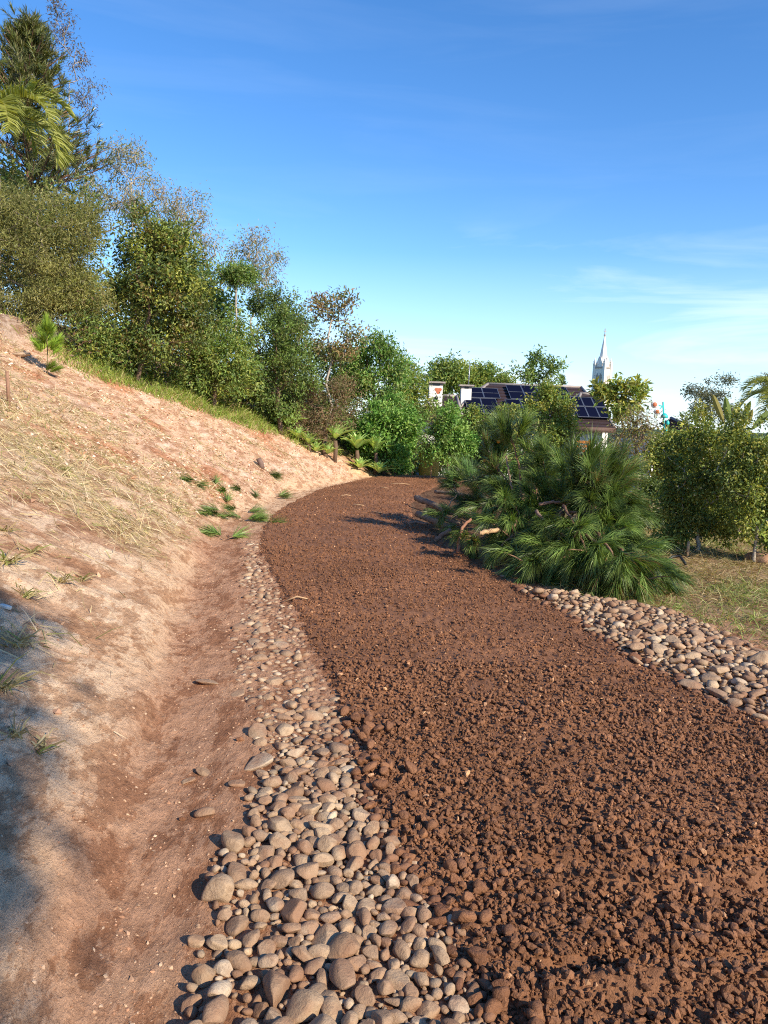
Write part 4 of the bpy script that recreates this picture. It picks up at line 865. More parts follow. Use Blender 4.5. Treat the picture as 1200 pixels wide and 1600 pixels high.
# ------------------------------------------------------------------ house behind the trees
def house():
    y0 = 29.0; o = np.array(at(640, 655, y0)); zb = float(H(o[0] + 4, y0 + 2)) - 0.2
    hs = thing('house', 'white house with dark tiled hip roofs and solar panels behind the trees', 'house', (0, 0, 0))
    X = lambda px, y=y0: float(at(px, 650, y)[0]); Z = lambda px, py, y=y0: float(at(px, py, y)[2])
    def hip(name, x0, x1, ya, yb, ze, zr, ra, rb, over=0.5):
        """hip roof: eave rectangle, ridge from x=ra to x=rb"""
        ym = (ya + yb) / 2; V = [(x0, ya, ze), (x1, ya, ze), (x1, yb, ze), (x0, yb, ze), (ra, ym, zr), (rb, ym, zr)]
        mb = MB(); nrm = []
        def slope(a, b, c, d):                        # ridged tile rows on a slope a-b (eave) d-c (ridge)
            a, b, c, d = map(np.array, (a, b, c, d)); rows = 11
            for i in range(rows):
                q0, q1 = i / rows, (i + 1) / rows; e0, e1 = a + (d - a) * q0, b + (c - b) * q0; f0, f1 = a + (d - a) * q1, b + (c - b) * q1
                n = unit(np.cross(b - a, d - a)); n = n if n[2] > 0 else -n; h = n * 0.045
                mb.add([e0 + h, e1 + h, f1 + h * 0.15, f0 + h * 0.15, e0, e1], [[0, 1, 2, 3], [4, 5, 1, 0]])
        slope(V[0], V[1], V[5], V[4]); slope(V[2], V[3], V[4], V[5]); slope(V[3], V[0], V[4], V[4]); slope(V[1], V[2], V[5], V[5])
        mb.add([(x0, ya, ze - .01), (x1, ya, ze - .01), (x1, yb, ze - .01), (x0, yb, ze - .01)], [[0, 1, 2, 3]])
        rf = mb.obj(name, MAT['rooftile'], hs, smooth=False)
        caps = MB()
        for a, b in ((0, 4), (1, 5), (2, 5), (3, 4), (4, 5)):
            if np.linalg.norm(np.array(V[a]) - np.array(V[b])) > 0.05: caps.tube(np.array([V[a], V[b]]) + np.array([0, 0, 0.03]), 0.055, 6)
        caps.obj('ridge_cap', MAT['mortar'], rf)
        MB().box((x0 - .02, ya - 0.04, ze - 0.17), (x1 + .02, ya + 0.0, ze + 0.02)).box((x0 - 0.04, ya, ze - 0.17), (x0, yb, ze + 0.02)).box((x1, ya, ze - 0.17), (x1 + 0.04, yb, ze + 0.02)).obj('fascia', MAT['fascia'], rf)
        return rf
    zeM = Z(800, 657); zrM = Z(800, 602, 33)
    xa, xb = X(700), X(957)
    ym = 33.0; hip('roof', xa, xb, y0, 37.0, zeM, zrM, X(760, ym), X(905, ym))
    zL = Z(650, 648, 28.2); hip('roof', X(640, 28.2), X(722, 28.2), 28.2, 33.0, zL, Z(712, 620, 30.6), X(690, 30.6), X(712, 30.6))
    zR = Z(920, 668, 28.0); hip('roof', X(893, 28), X(962, 28), 28.0, 33.0, zR, Z(905, 616, 30.5), X(905, 30.5), X(925, 30.5))
    w = MB(); w.box((xa + .6, y0 + .7, zb), (xb - .6, 36.3, zeM - 0.03)); w.box((X(640, 28.2) + .5, 28.8, zb), (X(722, 28.2) - .3, 32.8, zL - 0.03)); w.box((X(893, 28) + 0.4, 28.5, zb), (X(962, 28) - 0.3, 32.6, zR - 0.03))
    w.obj('wall', MAT['plaster'], hs, smooth=False)
    for px in (745, 800, 850):
        wd = MB().box((X(px) - .5, y0 + .655, zeM - 1.9), (X(px) + .5, y0 + .695, zeM - 0.8)).obj('window', MAT['dark'], hs, smooth=False)
        MB().box((X(px) - .58, y0 + .63, zeM - 1.98), (X(px) + .58, y0 + .69, zeM - 1.9)).box((X(px) - .03, y0 + .63, zeM - 1.9), (X(px) + .03, y0 + .652, zeM - .8)).obj('frame', MAT['white'], wd, smooth=False)
    wd = MB().box((X(932, 28), 28.455, zR - 1.9), (X(945, 28), 28.495, zR - 0.75)).obj('window', MAT['dark'], hs, smooth=False)
    # solar panels on the front slope
    def slope_pt(px, py):
        d = rays(px, py); n = np.array([0, -(zrM - zeM), (ym - y0)]); p0 = np.array([0, y0, zeM]); tt = ((p0 - CAM) @ n) / (d @ n); return CAM + d * tt, n / np.linalg.norm(n)
    def panel(px0, px1, f0, f1):
        n = unit(np.array([0, -(zrM - zeM), (ym - y0)])); x0, x1 = X(px0, y0 + 4 * (f0 + f1) / 2), X(px1, y0 + 4 * (f0 + f1) / 2)
        e = lambda x, f: np.array([x, y0 + (ym - y0) * f, zeM + (zrM - zeM) * f]) + n * 0.14
        a, b, c, d = e(x0, f0), e(x1, f0), e(x1, f1), e(x0, f1); mb = MB(); lo = -n * 0.035
        mb.add([a, b, c, d, a + lo, b + lo, c + lo, d + lo], [[0, 1, 2, 3], [4, 5, 1, 0], [5, 6, 2, 1], [6, 7, 3, 2], [7, 4, 0, 3]])
        pn = mb.obj('solar_panel', MAT['panel'], hs, smooth=False); fr = MB()
        for p, q in ((a, b), (b, c), (c, d), (d, a)): fr.tube(np.array([p, q]) + n * 0.004, 0.011, 4)
        mid = (a + d) / 2, (b + c) / 2; fr.tube(np.array(mid) + n * 0.004, 0.008, 4); fr.obj('frame', MAT['alu'], pn, smooth=False)
    for px0, px1 in ((728, 752), (753, 777), (792, 815), (816, 839), (840, 863), (864, 887)):
        for f0, f1 in ((0.06, 0.47), (0.49, 0.90)):
            if px0 < 780 and f0 > 0.3: f1 = 0.78
            panel(px0, px1, f0, f1)
    def slopeR(px0, px1, f0, f1):
        yr, zr = 30.5, Z(905, 616, 30.5); n = unit(np.array([0, -(zr - zR), 2.5])); e = lambda x, f: np.array([x, 28 + 2.5 * f, zR + (zr - zR) * f]) + n * 0.14
        x0, x1 = X(px0, 29), X(px1, 29); a, b, c, d = e(x0, f0), e(x1, f0), e(x1, f1), e(x0, f1); mb = MB(); lo = -n * 0.035
        mb.add([a, b, c, d, a + lo, b + lo, c + lo, d + lo], [[0, 1, 2, 3], [4, 5, 1, 0], [5, 6, 2, 1], [6, 7, 3, 2], [7, 4, 0, 3]]); pn = mb.obj('solar_panel', MAT['panel'], hs, smooth=False); fr = MB()
        for p, q in ((a, b), (b, c), (c, d), (d, a)): fr.tube(np.array([p, q]) + n * 0.004, 0.011, 4)
        fr.obj('frame', MAT['alu'], pn, smooth=False)
    for px0, px1 in ((898, 914), (915, 931), (932, 948)):
        for f0, f1 in ((0.20, 0.50), (0.52, 0.80)): slopeR(px0, px1, f0, f1)
    # chimneys
    def chimney(px0, px1, pyt, pyb, y, stain):
        x0, x1 = X(px0, y), X(px1, y); zt, zl = Z((px0 + px1) / 2, pyt, y), Z((px0 + px1) / 2, pyb, y) - 0.8; d = x1 - x0
        c = MB().box((x0, y, zl), (x1, y + d, zt - 0.16)).obj('chimney', MAT['plaster'], hs, smooth=False)
        k = MB().box((x0 - 0.09, y - 0.09, zt - 0.06), (x1 + 0.09, y + d + 0.09, zt))
        for sx in (0, 1):
            for sy in (0, 1): k.box((x0 + sx * (d - 0.12), y + sy * (d - 0.12), zt - 0.16), (x0 + sx * (d - 0.12) + 0.12, y + sy * (d - 0.12) + 0.12, zt - 0.06))
        k.obj('chimney_cap', MAT['mortar'], c, smooth=False)
        MB().box((x0 + .06, y + .06, zt - .2), (x1 - .06, y + d - .06, zt - .07)).obj('flue', MAT['dark'], c, smooth=False)
        if stain:
            a = np.linspace(0, 2 * math.pi, 18, endpoint=False); rr = 0.11 * (1 + 0.25 * np.sin(a * 3)); cx, cz = X(683, y), Z(683, 610, y)
            V = [(cx, y - 0.008, cz)] + [(cx + math.cos(q) * w_ * 1.1, y - 0.006, cz + math.sin(q) * w_) for q, w_ in zip(a, rr)]
            m_ = MB().add(V, [[0, 1 + i, 1 + (i + 1) % 18] for i in range(18)]).obj('painted_mark', MAT['red'], c, smooth=False); m_['label'] = 'round red painted mark on the chimney face'
            MB().tube(np.array([[cx - 0.06, y - 0.05, cz - 0.28], [cx - 0.06, y + 0.02, cz - 0.28]]), 0.07, 10).obj('vent', MAT['dark'], c)
    chimney(669, 690, 596, 622, 29.2, True); chimney(719, 735, 601, 622, 30.6, False)
    MB().tube(np.array([[X(731, 31), 31.4, Z(731, 612, 31)], [X(732, 31), 31.4, Z(732, 566, 31)]]), 0.022, 6).obj('mast', MAT['alu'], hs)
house()
# second low roof to the right and the white garden wall
h2 = thing('house', 'low neighbouring house with a dark purple-brown roof beyond the bushes', 'house', (0, 0, 0))
a, b, c_, d_ = at(1030, 662, 27.0), at(1092, 700, 25.0), at(1096, 676, 27.5), at(1048, 655, 29.0)
mb = MB(); R4 = np.array([a, b, c_, d_])
for i in range(8):
    q0, q1 = i / 8, (i + 1) / 8; e0, e1, f0, f1 = a + (d_ - a) * q0, b + (c_ - b) * q0, a + (d_ - a) * q1, b + (c_ - b) * q1
    mb.add([e0 + (0, 0, .05), e1 + (0, 0, .05), f1, f0, e0, e1], [[0, 1, 2, 3], [4, 5, 1, 0]])
back = np.array([0.6, 3.0, -0.9]); mb.add([c_, d_, d_ + back, c_ + back], [[0, 1, 2, 3]])
rf = mb.obj('roof', MAT['rooftile'], h2, smooth=False); MB().tube(np.array([d_, c_]) + (0, 0, .04), 0.07, 6).obj('ridge_cap', MAT['mortar'], rf)
lo = float(H(a[0], 27)) - 0.3; mb = MB(); E = [a + (0.4, 0.5, -.06), b + (-.3, .4, -.06), c_ + back * 0.9, d_ + back * 0.9]
mb.add([*E, *[np.array([e[0], e[1], lo]) for e in E]], [[0, 1, 5, 4], [1, 2, 6, 5], [2, 3, 7, 6], [3, 0, 4, 7]]); mb.obj('wall', MAT['plaster'], h2, smooth=False)
wl, wr = at(958, 682, 24.0), at(1020, 690, 23.0); lo = float(H(wl[0], 24)) - 0.3
gw = thing('garden_wall', 'white plastered garden wall right of the house behind the twiggy shrub', 'wall', (wl[0], wl[1], lo)); dv = wr - wl
Rw = np.array([unit(np.array([dv[0], dv[1], 0])), unit(np.array([-dv[1], dv[0], 0])), (0, 0, 1)]).T; Lw = math.hypot(dv[0], dv[1])
MB().box((0, 0, 0), (Lw, 0.18, wl[2] - lo), Rw).obj('wall', MAT['plaster'], gw, smooth=False); MB().box((-0.04, -0.04, wl[2] - lo + 0.002), (Lw + .04, 0.22, wl[2] - lo + 0.07), Rw).obj('coping', MAT['mortar'], gw, smooth=False)
# orange garden chair by the house, yellow drum behind the staked tree
p = np.array(at(912, 706, 25.5)); zg = float(H(p[0], p[1])); seat = p[2] - 0.15
ch = thing('garden_chair', 'orange garden chair by the house wall', 'chair', (p[0], p[1], zg)); u_ = seat - zg
for sx in (-0.22, 0.22):
    for sy in (-0.2, 0.2): MB().box((sx - .03, sy - .03, 0), (sx + .03, sy + .03, u_ - 0.002 if sy < 0 else u_ + 0.55)).obj('leg', MAT['orange'], ch, smooth=False)
MB().box((-.27, -.25, u_), (.27, .17, u_ + .05)).obj('seat', MAT['orange'], ch, smooth=False)
for k in range(3): MB().box((-.18, .175, u_ + .14 + k * .14), (.18, .2, u_ + .23 + k * .14)).obj('slat', MAT['orange'], ch, smooth=False)
p = np.array(at(671, 712, 21.8)); zg = float(H(p[0], p[1])); hh = p[2] - zg + 0.3
dr = thing('drum', 'yellow drum half hidden behind the staked young tree', 'drum', (p[0], p[1], zg))
MB().tube(np.array([[0, 0, q * hh] for q in (0, .03, .33, .36, .64, .67, .97, 1)]), [.27, .29, .28, .295, .28, .295, .29, .27], 20).obj('body', MAT['yellow'], dr); MB().tube(np.array([[0, 0, hh + .002], [0, 0, hh + .03]]), [.25, .25], 20).obj('lid', MAT['orange'], dr)

# teal ornament
p = np.array(at(1040, 700, 18.0)); zg = float(H(p[0], p[1])); tl = thing('garden_ornament', 'teal garden ornament on a pole with two white-rimmed red discs', 'ornament', (p[0], p[1], zg)); k = 18.0 / F
top = np.array(at(1036, 628, 18.0)) - np.array([p[0], p[1], zg])
MB().tube(np.array([[0, 0, 0], [0, 0, top[2] * .5], [top[0], 0, top[2]]]), 0.018, 8).obj('pole', MAT['teal'], tl)
for (px, py, r0, r1, h) in ((1038, 650, .085, .05, .09), (1043, 661, .045, .03, .1), (1041, 675, .06, .03, .13), (1018, 702, .05, .05, .05), (1033, 716, .095, .05, .07), (1047, 698, .06, .04, .06)):
    q = np.array(at(px, py, 17.9)) - np.array([p[0], p[1], zg]); cup = MB().tube(np.array([q + (0, 0, -h / 2), q + (0, 0, h * .1), q + (0, 0, h / 2), q + (0, 0, h / 2 + .02)]), [r0, r0 * .95, r1, r1 * .4], 14).obj('cup', MAT['teal'], tl)
    MB().tube(np.array([[q[0], 0.02, q[2]], [0 if py > 660 else top[0] * q[2] / top[2], 0, q[2] + 0.03]]), 0.012, 5).obj('arm', MAT['teal'], tl)
for (px, py, rr) in ((1023, 632, .085), (1027, 643, .075)):
    q = np.array(at(px, py, 17.8)) - np.array([p[0], p[1], zg]); ds = MB().tube(np.array([q + (0, -.015, 0), q + (0, .015, 0)]), [rr, rr], 22).obj('disc', MAT['white'], tl); MB().tube(np.array([q + (0, -.028, 0), q + (0, -.017, 0)]), [rr * .55, rr * .62], 18).obj('disc_centre', MAT['red'], ds)
    MB().tube(np.array([q + (0, .02, 0), np.array([top[0], 0, top[2] - 0.1])]), 0.012, 5).obj('arm', MAT['teal'], tl)

# ------------------------------------------------------------------ church far away
def church():
    y = 260.0; k = y / F; c = np.array(at(937, 640, y)); zt = float(at(938, 573, y)[2]); za = float(at(943, 525, y)[2]); zb = float(H(c[0], y)) - 1
    ct = thing('church_tower', 'pale stone church tower with corner pinnacles and a tall pointed spire', 'church', (c[0], y, zb), rz=math.radians(42)); w = 1.85; h = zt - zb
    b = MB().box((-w, -w, 0), (w, w, h)).obj('tower', MAT['church'], ct, smooth=False)
    bt = MB()
    for sx in (-1, 1):
        for sy in (-1, 1):
            bt = MB(); x, yy = sx * w, sy * w; bt.box((x - .42, yy - .42, 0.01), (x + .42, yy + .42, h + 0.5)); bt.obj('buttress', MAT['church'], ct, smooth=False)
            pn = MB(); pn.add([(x - .5, yy - .5, h + .5), (x + .5, yy - .5, h + .5), (x + .5, yy + .5, h + .5), (x - .5, yy + .5, h + .5), (x, yy, h + 3.0)], [[0, 1, 4], [1, 2, 4], [2, 3, 4], [3, 0, 4]])
            for q in (0.8, 1.5): pn.box((x - .62 + q * .12, yy - .62 + q * .12, h + q), (x + .62 - q * .12, yy + .62 - q * .12, h + q + .16))
            pn.obj('pinnacle', MAT['church'], ct, smooth=False)
    for q in (0.74, 0.985): MB().box((-w - .25, -w - .25, h * q), (w + .25, w + .25, h * q + .45)).obj('string_course', MAT['churchdark'], ct, smooth=False)
    for dx, dy in ((0, -1), (-1, 0), (1, 0), (0, 1)):
        for q in (-.65, .65):
            V = MB(); e = .42; z0, z1 = h * .80, h * .92; xc, yc = dx * (w + .02) + (q if dy else 0), dy * (w + .02) + (q if dx else 0); ex, ey = (e, .06) if dy else (.06, e)
            V.box((xc - ex, yc - ey, z0), (xc + ex, yc + ey, z1)); V.add([(xc - ex, yc - ey, z1), (xc + ex, yc - ey, z1), (xc + ex, yc + ey, z1), (xc - ex, yc + ey, z1), (xc, yc, z1 + .9)], [[0, 1, 4], [1, 2, 4], [2, 3, 4], [3, 0, 4]]); V.obj('louvre_window', MAT['churchdark'], ct, smooth=False)
        g = MB(); xc, yc = dx * w * .86, dy * w * .86; ex, ey = (.9, .3) if dy else (.3, .9); g.box((xc - ex, yc - ey, h), (xc + ex, yc + ey, h + 1.2))
        g.add([(xc - ex, yc - ey, h + 1.2), (xc + ex, yc - ey, h + 1.2), (xc + ex, yc + ey, h + 1.2), (xc - ex, yc + ey, h + 1.2), (xc, yc, h + 3.6)], [[0, 1, 4], [1, 2, 4], [2, 3, 4], [3, 0, 4]]); g.obj('gable', MAT['church'], ct, smooth=False)
    hs = za - zt; a = np.linspace(0, 2 * math.pi, 8, endpoint=False) + math.pi / 8
    V = [(1.75 * math.cos(q), 1.75 * math.sin(q), h) for q in a] + [(0.16 * math.cos(q), 0.16 * math.sin(q), h + hs) for q in a]
    sp = MB().add(V, [[i, (i + 1) % 8, 8 + (i + 1) % 8, 8 + i] for i in range(8)]).obj('spire', MAT['church'], ct, smooth=False)
    z = h + hs; MB().box((-.09, -.09, z - .3), (.09, .09, z + 2.4)).box((-.7, -.08, z + 1.45), (.7, .08, z + 1.65)).tube(np.array([[0, 0, z], [0, 0, z + .5]]), [.35, .35], 8).obj('cross', MAT['churchdark'], sp, smooth=False)
    nv = MB(); nv.box((-w + .3, w + .02, 0), (w - .3, w + 26, h * .45)); nv.add([(-w - .2, w + .02, h * .45), (w + .2, w + .02, h * .45), (w + .2, w + 26, h * .45), (-w - .2, w + 26, h * .45), (0, w + .02, h * .68), (0, w + 26, h * .68)], [[0, 1, 4, 4], [2, 3, 5, 5], [1, 2, 5, 4], [3, 0, 4, 5]]); nv.obj('nave', MAT['church'], ct, smooth=False)
church()
# far woods along the horizon
r_ = np.random.default_rng(3); cc = []
for i in range(900):
    y = r_.uniform(150, 420); x = r_.uniform(-0.35, 0.62) * y; z = float(H0(x, y)); cc.append((x, y, z + r_.uniform(0, 1) ** 0.6 * (8 + 4 * math.sin(x * 0.05))))
V_, T_, C_ = leaf_cloud(np.array(cc), 15000, (3.0, 3.0, 1.4), 1.9, 1.3, G_DARK + G_MID[:2], 77)
tag(link('distant_woods', mesh_np('distant_woods', V_, T_, MAT['leaf'], C_, False)), 'distant dark green woods along the horizon', 'woods', kind='stuff')

# ------------------------------------------------------------------ heap of cut pine branches
N_COL = [(0.105, 0.175, 0.035), (0.155, 0.24, 0.052), (0.075, 0.125, 0.03), (0.21, 0.285, 0.072)]
HEAP = 'cut pine branches heaped beside the path'
def stem_obj(P, r0, r1, parent, col, sides=7, name='stem'):
    P = np.array(P); q = np.linspace(0, 1, 14); C3 = np.stack([np.interp(q, np.linspace(0, 1, len(P)), P[:, k]) for k in range(3)], -1)
    for _ in range(2): C3[1:-1] = (C3[:-2] + 2 * C3[1:-1] + C3[2:]) / 4
    C3[1:-1] += rng.normal(0, 0.006, (12, 3)); mb = MB(); mb.tube(C3, np.linspace(r0, r1, 14), sides, col); return mb, C3
def pine_branch(root, tip, label, seed, ntuft=5, k=150, ln=0.27, r0=0.016, sag=0.10, up=0.0, cols=N_COL, bare=0.45, wdt=0.0065):
    root = np.array(root, float); tip = np.array(tip, float); r = np.random.default_rng(seed); d = tip - root; L_ = np.linalg.norm(d)
    t = thing('pine_branch', label, 'branch', root, HEAP); mid = d * 0.55 + np.array([0, 0, sag * L_]) + r.normal(size=3) * 0.04 * L_
    mb, C3 = stem_obj([(0, 0, 0), mid * 0.5 + r.normal(size=3) * .02, mid, d * 0.82 + np.array([0, 0, sag * 0.7 * L_]), d], r0, 0.006, t, (0.24, 0.14, 0.085))
    tips = [d]; axs = [unit(C3[-1] - C3[-4] + np.array([0, 0, up]))]
    for i in range(ntuft - 1):
        q = r.uniform(bare, 0.95); p0 = C3[int(q * 13)]; ad = unit(C3[-1] - C3[-5]); sd = unit(r.normal(size=3) + np.array([0, 0, 0.25])); dd = unit(ad * 0.8 + sd); l2 = r.uniform(0.16, 0.40)
        p1 = p0 + dd * l2 + np.array([0, 0, -0.02]); mb.tube(np.array([p0, (p0 + p1) / 2 + (0, 0, .015), p1]), [0.008, 0.007, 0.005], 5, (0.25, 0.15, 0.09), False); tips.append(p1); axs.append(unit(dd + np.array([0, 0, up + 0.1])))
    mb.obj('stem', MAT['bark'], t, col=True)
    V_, T_, C_ = needles_at(np.array(tips), np.array(axs), k, ln * 0.84, wdt, cols, seed, (0.12, 1.0), 0.17, 0.5); link('needles', mesh_np('needles', V_, T_, MAT['needle'], C_), t)
    return t
spec = [  # tip px, tip depth, root px, root depth, label, tufts, needle length, up
    (795, 668, 9.6, 815, 810, 9.6, 'upright pine sprig standing tallest on the heap', 7, .36, .9),
    (928, 725, 8.4, 870, 830, 8.8, 'pine branch rising at the upper right of the heap', 8, .36, .7),
    (742, 762, 10.6, 800, 800, 10.2, 'fine pale green pine branch at the far side of the heap', 6, .32, .3),
    (712, 775, 11.0, 800, 810, 10.5, 'pine branch lying over the grey cut ends', 5, .28, .1),
    (765, 880, 8.2, 830, 830, 8.6, 'single round needle tuft overhanging the shadowed path edge', 3, .27, -.3),
    (735, 855, 8.8, 815, 815, 9.2, 'pine branch left of the single round tuft, beside the curved reddish bare branch', 4, .27, -.1), (760, 800, 9.2, 840, 800, 9.4, 'pine branch above the pale debarked stub', 6, .30, -.3), (785, 815, 8.9, 860, 800, 9.2, 'pine branch with drooping tufts just right of the pale debarked stub', 6, .30, -.5),
    (800, 770, 9.8, 850, 820, 9.6, 'pine branch at the foot of the upright sprig, on its left', 6, .32, .2), (835, 790, 9.0, 850, 840, 9.3, 'pine branch in the middle of the heap under the upright sprig', 6, .32, .1), (870, 770, 9.2, 860, 840, 9.2, 'pine branch at mid-height between the upright sprig and the upper right branch', 6, .32, .2),
    (830, 850, 8.2, 880, 800, 8.8, 'pine branch hanging below the reddish branch, over the dark hollow', 6, .30, -.5), (865, 835, 8.2, 880, 790, 8.8, 'pine branch beside the twisting branch on the front of the heap', 6, .30, -.4), (900, 790, 8.6, 870, 850, 8.9, 'pine branch at the centre of the heap right of the reddish branch', 7, .32, .2),
    (960, 770, 8.2, 890, 830, 8.6, 'pine branch just below the rising branch at the upper right', 7, .32, .1), (985, 800, 8.1, 900, 820, 8.5, 'pine branch on the right shoulder of the heap', 7, .32, -.1), (1000, 845, 7.8, 910, 820, 8.3, 'pine branch on the right flank of the heap above the drooping end', 7, .32, -.3),
    (940, 820, 7.9, 890, 800, 8.4, 'pine branch in the right half at mid-height on the front', 6, .32, -.3), (900, 850, 7.7, 880, 790, 8.3, 'pine branch at the lower end of the twisting branch', 6, .32, -.4), (845, 890, 7.6, 890, 830, 8.1, 'pine branch low on the front left, above where the cobbles begin', 7, .30, -.3),
    (885, 895, 7.4, 890, 830, 7.9, 'pine branch low on the front, second from the left end of the cobbles', 7, .30, -.3), (920, 885, 7.3, 900, 820, 7.8, 'pine branch low in the middle of the front of the heap', 7, .32, -.3), (955, 895, 7.1, 910, 830, 7.7, 'pine branch low on the front, right of the middle, touching the cobbles', 7, .32, -.4),
    (990, 905, 7.0, 930, 830, 7.6, 'pine branch low on the front just left of the drooping right end', 7, .32, -.4), (1035, 895, 7.2, 950, 840, 7.7, 'pine branch at the right end of the heap above the drooping one', 7, .32, -.3), (1010, 868, 7.5, 930, 830, 7.9, 'pine branch on the lower right flank between the shoulder and the end', 7, .32, -.2),
    (960, 850, 7.6, 910, 810, 8.1, 'pine branch at the heart of the right half of the heap', 7, .32, -.3), (825, 905, 7.5, 870, 850, 8.0, 'lowest pine branch at the left where the cobbles start', 5, .28, -.3), (930, 760, 8.7, 880, 830, 8.9, 'pine branch close under the rising branch at the upper right, on its left', 6, .34, .4),
    (860, 735, 10.0, 850, 820, 9.8, 'pine branch on the far top of the heap right of the upright sprig', 6, .32, .4), (830, 745, 10.4, 840, 820, 10.0, 'pine branch on the far top of the heap close behind the upright sprig', 6, .32, .3),
    (1040, 922, 6.9, 960, 850, 7.5, 'drooping pine branch at the right end of the heap reaching the cobbles', 7, .30, -.5),
    (768, 728, 10.0, 830, 810, 9.8, 'pine branch reaching left of the upright sprig near the top of the heap', 4, .30, .3), (845, 705, 9.6, 850, 810, 9.6, 'pine branch standing just right of the upright sprig', 4, .30, .4),
    (888, 722, 9.2, 870, 820, 9.2, 'pine branch standing between the upright sprig and the rising right branch', 7, .36, .7), (725, 745, 11.2, 800, 800, 10.6, 'pine branch above the long grey stick at the far end', 6, .30, .4),
    (958, 740, 8.6, 900, 820, 8.8, 'pine branch standing right of the rising branch on the shoulder', 6, .34, .6), (800, 850, 8.6, 850, 810, 9.0, 'pine branch hanging into the dark hollow on the left front', 6, .30, -.4),
    (775, 845, 8.9, 840, 800, 9.4, 'pine branch hanging just right of the curved reddish bare branch', 5, .30, -.4), (870, 860, 7.9, 880, 800, 8.5, 'pine branch hanging over the middle of the front below the twisting branch', 7, .32, -.4),
    (690, 812, 10.4, 790, 830, 9.8, 'small pine branch among the grey cut ends', 4, .24, -.1), (975, 735, 8.8, 900, 820, 8.8, 'pine branch behind the shoulder of the heap beside the dark shrub', 5, .30, .3)]
for i, (tx, ty, td, rx, ry, rd, lb, nt_, ln, up) in enumerate(spec):
    tx = tx if tx < 940 else 940 + (tx - 940) * 0.62; tip = at(tx, ty, td); root = at(rx, ry, rd); root[2] = max(root[2], float(H(root[0], root[1])) + 0.08); tip[2] = max(tip[2], float(H(tip[0], tip[1])) + 0.10)
    pine_branch(root, tip, lb, 800 + i, nt_ + 1 + i % 3, 165, ln, 0.017, 0.10, up - 0.25 * (i > 3), (N_COL + [(0.26, 0.17, 0.07)] if i % 9 == 5 else N_COL) if i not in (2, 3) else [(0.08, 0.16, 0.05), (0.11, 0.19, 0.06)])
# bare wood of the heap
def bare(name, label, pts, r0, r1, col, cut=True, group=HEAP):
    P = np.array([at(*p) for p in pts]); P[:, 2] = np.maximum(P[:, 2], H(P[:, 0], P[:, 1]) + max(r0, 0.012)); t = thing(name, label, 'branch', P[0], group)
    mb, C3 = stem_obj(P - P[0], r0, r1, t, col); mb.obj('stem', MAT['bark'], t, col=True)
    if cut:
        d = unit(C3[0] - C3[1]); MB().tube(np.array([C3[0] + d * 0.001, C3[0] + d * 0.006]), [r0 * 0.93, r0 * 0.90], 10).obj('cut_end', MAT['palewood'], t)
for i, (pts, r0, r1, lb) in enumerate([
        ([(650, 778, 12.0), (668, 785, 11.7), (700, 800, 11.2)], .05, .04, 'upper grey cut branch end pointing at the path, with a pale sawn face'),
        ([(652, 803, 11.2), (672, 812, 11.0), (705, 825, 10.6)], .05, .045, 'thick grey cut branch lowest of the stacked ends beside the path'),
        ([(664, 800, 11.6), (690, 808, 11.2), (720, 818, 10.8)], .05, .04, 'grey cut branch in the middle of the stacked ends'),
        ([(668, 792, 11.9), (700, 800, 11.3), (735, 812, 10.8)], .035, .03, 'slender grey cut branch above the middle one of the stacked ends'),
        ([(681, 845, 9.7), (690, 836, 9.7), (705, 828, 9.7)], .03, .03, 'short forked stick poking from the shadow at the path edge'),
        ([(680, 768, 12.4), (715, 772, 12.0), (760, 778, 11.4)], .03, .02, 'long grey stick lying across the far end of the heap'),
        ([(685, 752, 13.4), (712, 768, 12.6), (740, 785, 11.8)], .02, .014, 'thin pale stick slanting at the far end of the heap'),
        ([(640, 818, 10.9), (650, 815, 10.9), (668, 818, 10.8)], .018, .02, 'short broken twig on the path in front of the cut ends')]):
    bare('cut_branch', lb, pts, r0, r1, (0.23, 0.17, 0.125))
bare('cut_branch', 'curved reddish bare branch bowing down to the path edge', [(715, 864, 8.55), (716, 845, 8.6), (724, 822, 8.7), (736, 811, 8.8)], .022, .016, (0.30, 0.15, 0.09), False)
bare('cut_branch', 'pale debarked branch stub pointing left out of the heap', [(750, 833, 8.6), (768, 830, 8.65), (790, 828, 8.8)], .027, .027, (0.55, 0.36, 0.20))
bare('cut_branch', 'thin arched bare branch in the middle of the heap', [(803, 823, 8.6), (812, 800, 8.8), (800, 788, 8.9), (770, 790, 9.0)], .014, .01, (0.27, 0.16, 0.10), False)
bare('cut_branch', 'reddish branch lying across the top of the heap', [(842, 788, 8.5), (870, 784, 8.5), (895, 786, 8.5)], .02, .014, (0.26, 0.15, 0.10), False)
bare('cut_branch', 'twisting branch running down the front of the heap', [(838, 798, 8.2), (852, 818, 8.0), (880, 835, 7.8), (905, 845, 7.6)], .02, .012, (0.26, 0.17, 0.12), False)
bare('cut_branch', 'grey forked dead branch slanting behind the upright sprig', [(815, 730, 10.6), (850, 745, 10.3), (890, 755, 10.0)], .03, .012, (0.25, 0.19, 0.15), False)
bare('cut_branch', 'thin straight stick leaning under the upright sprig', [(800, 765, 9.4), (795, 740, 9.5), (790, 712, 9.6)], .013, .01, (0.36, 0.24, 0.15), False)
bare('cut_branch', 'thin bare twig arching out of the left side of the heap', [(697, 805, 10.4), (702, 788, 10.5), (714, 773, 10.7)], .011, .008, (0.40, 0.27, 0.16), False)

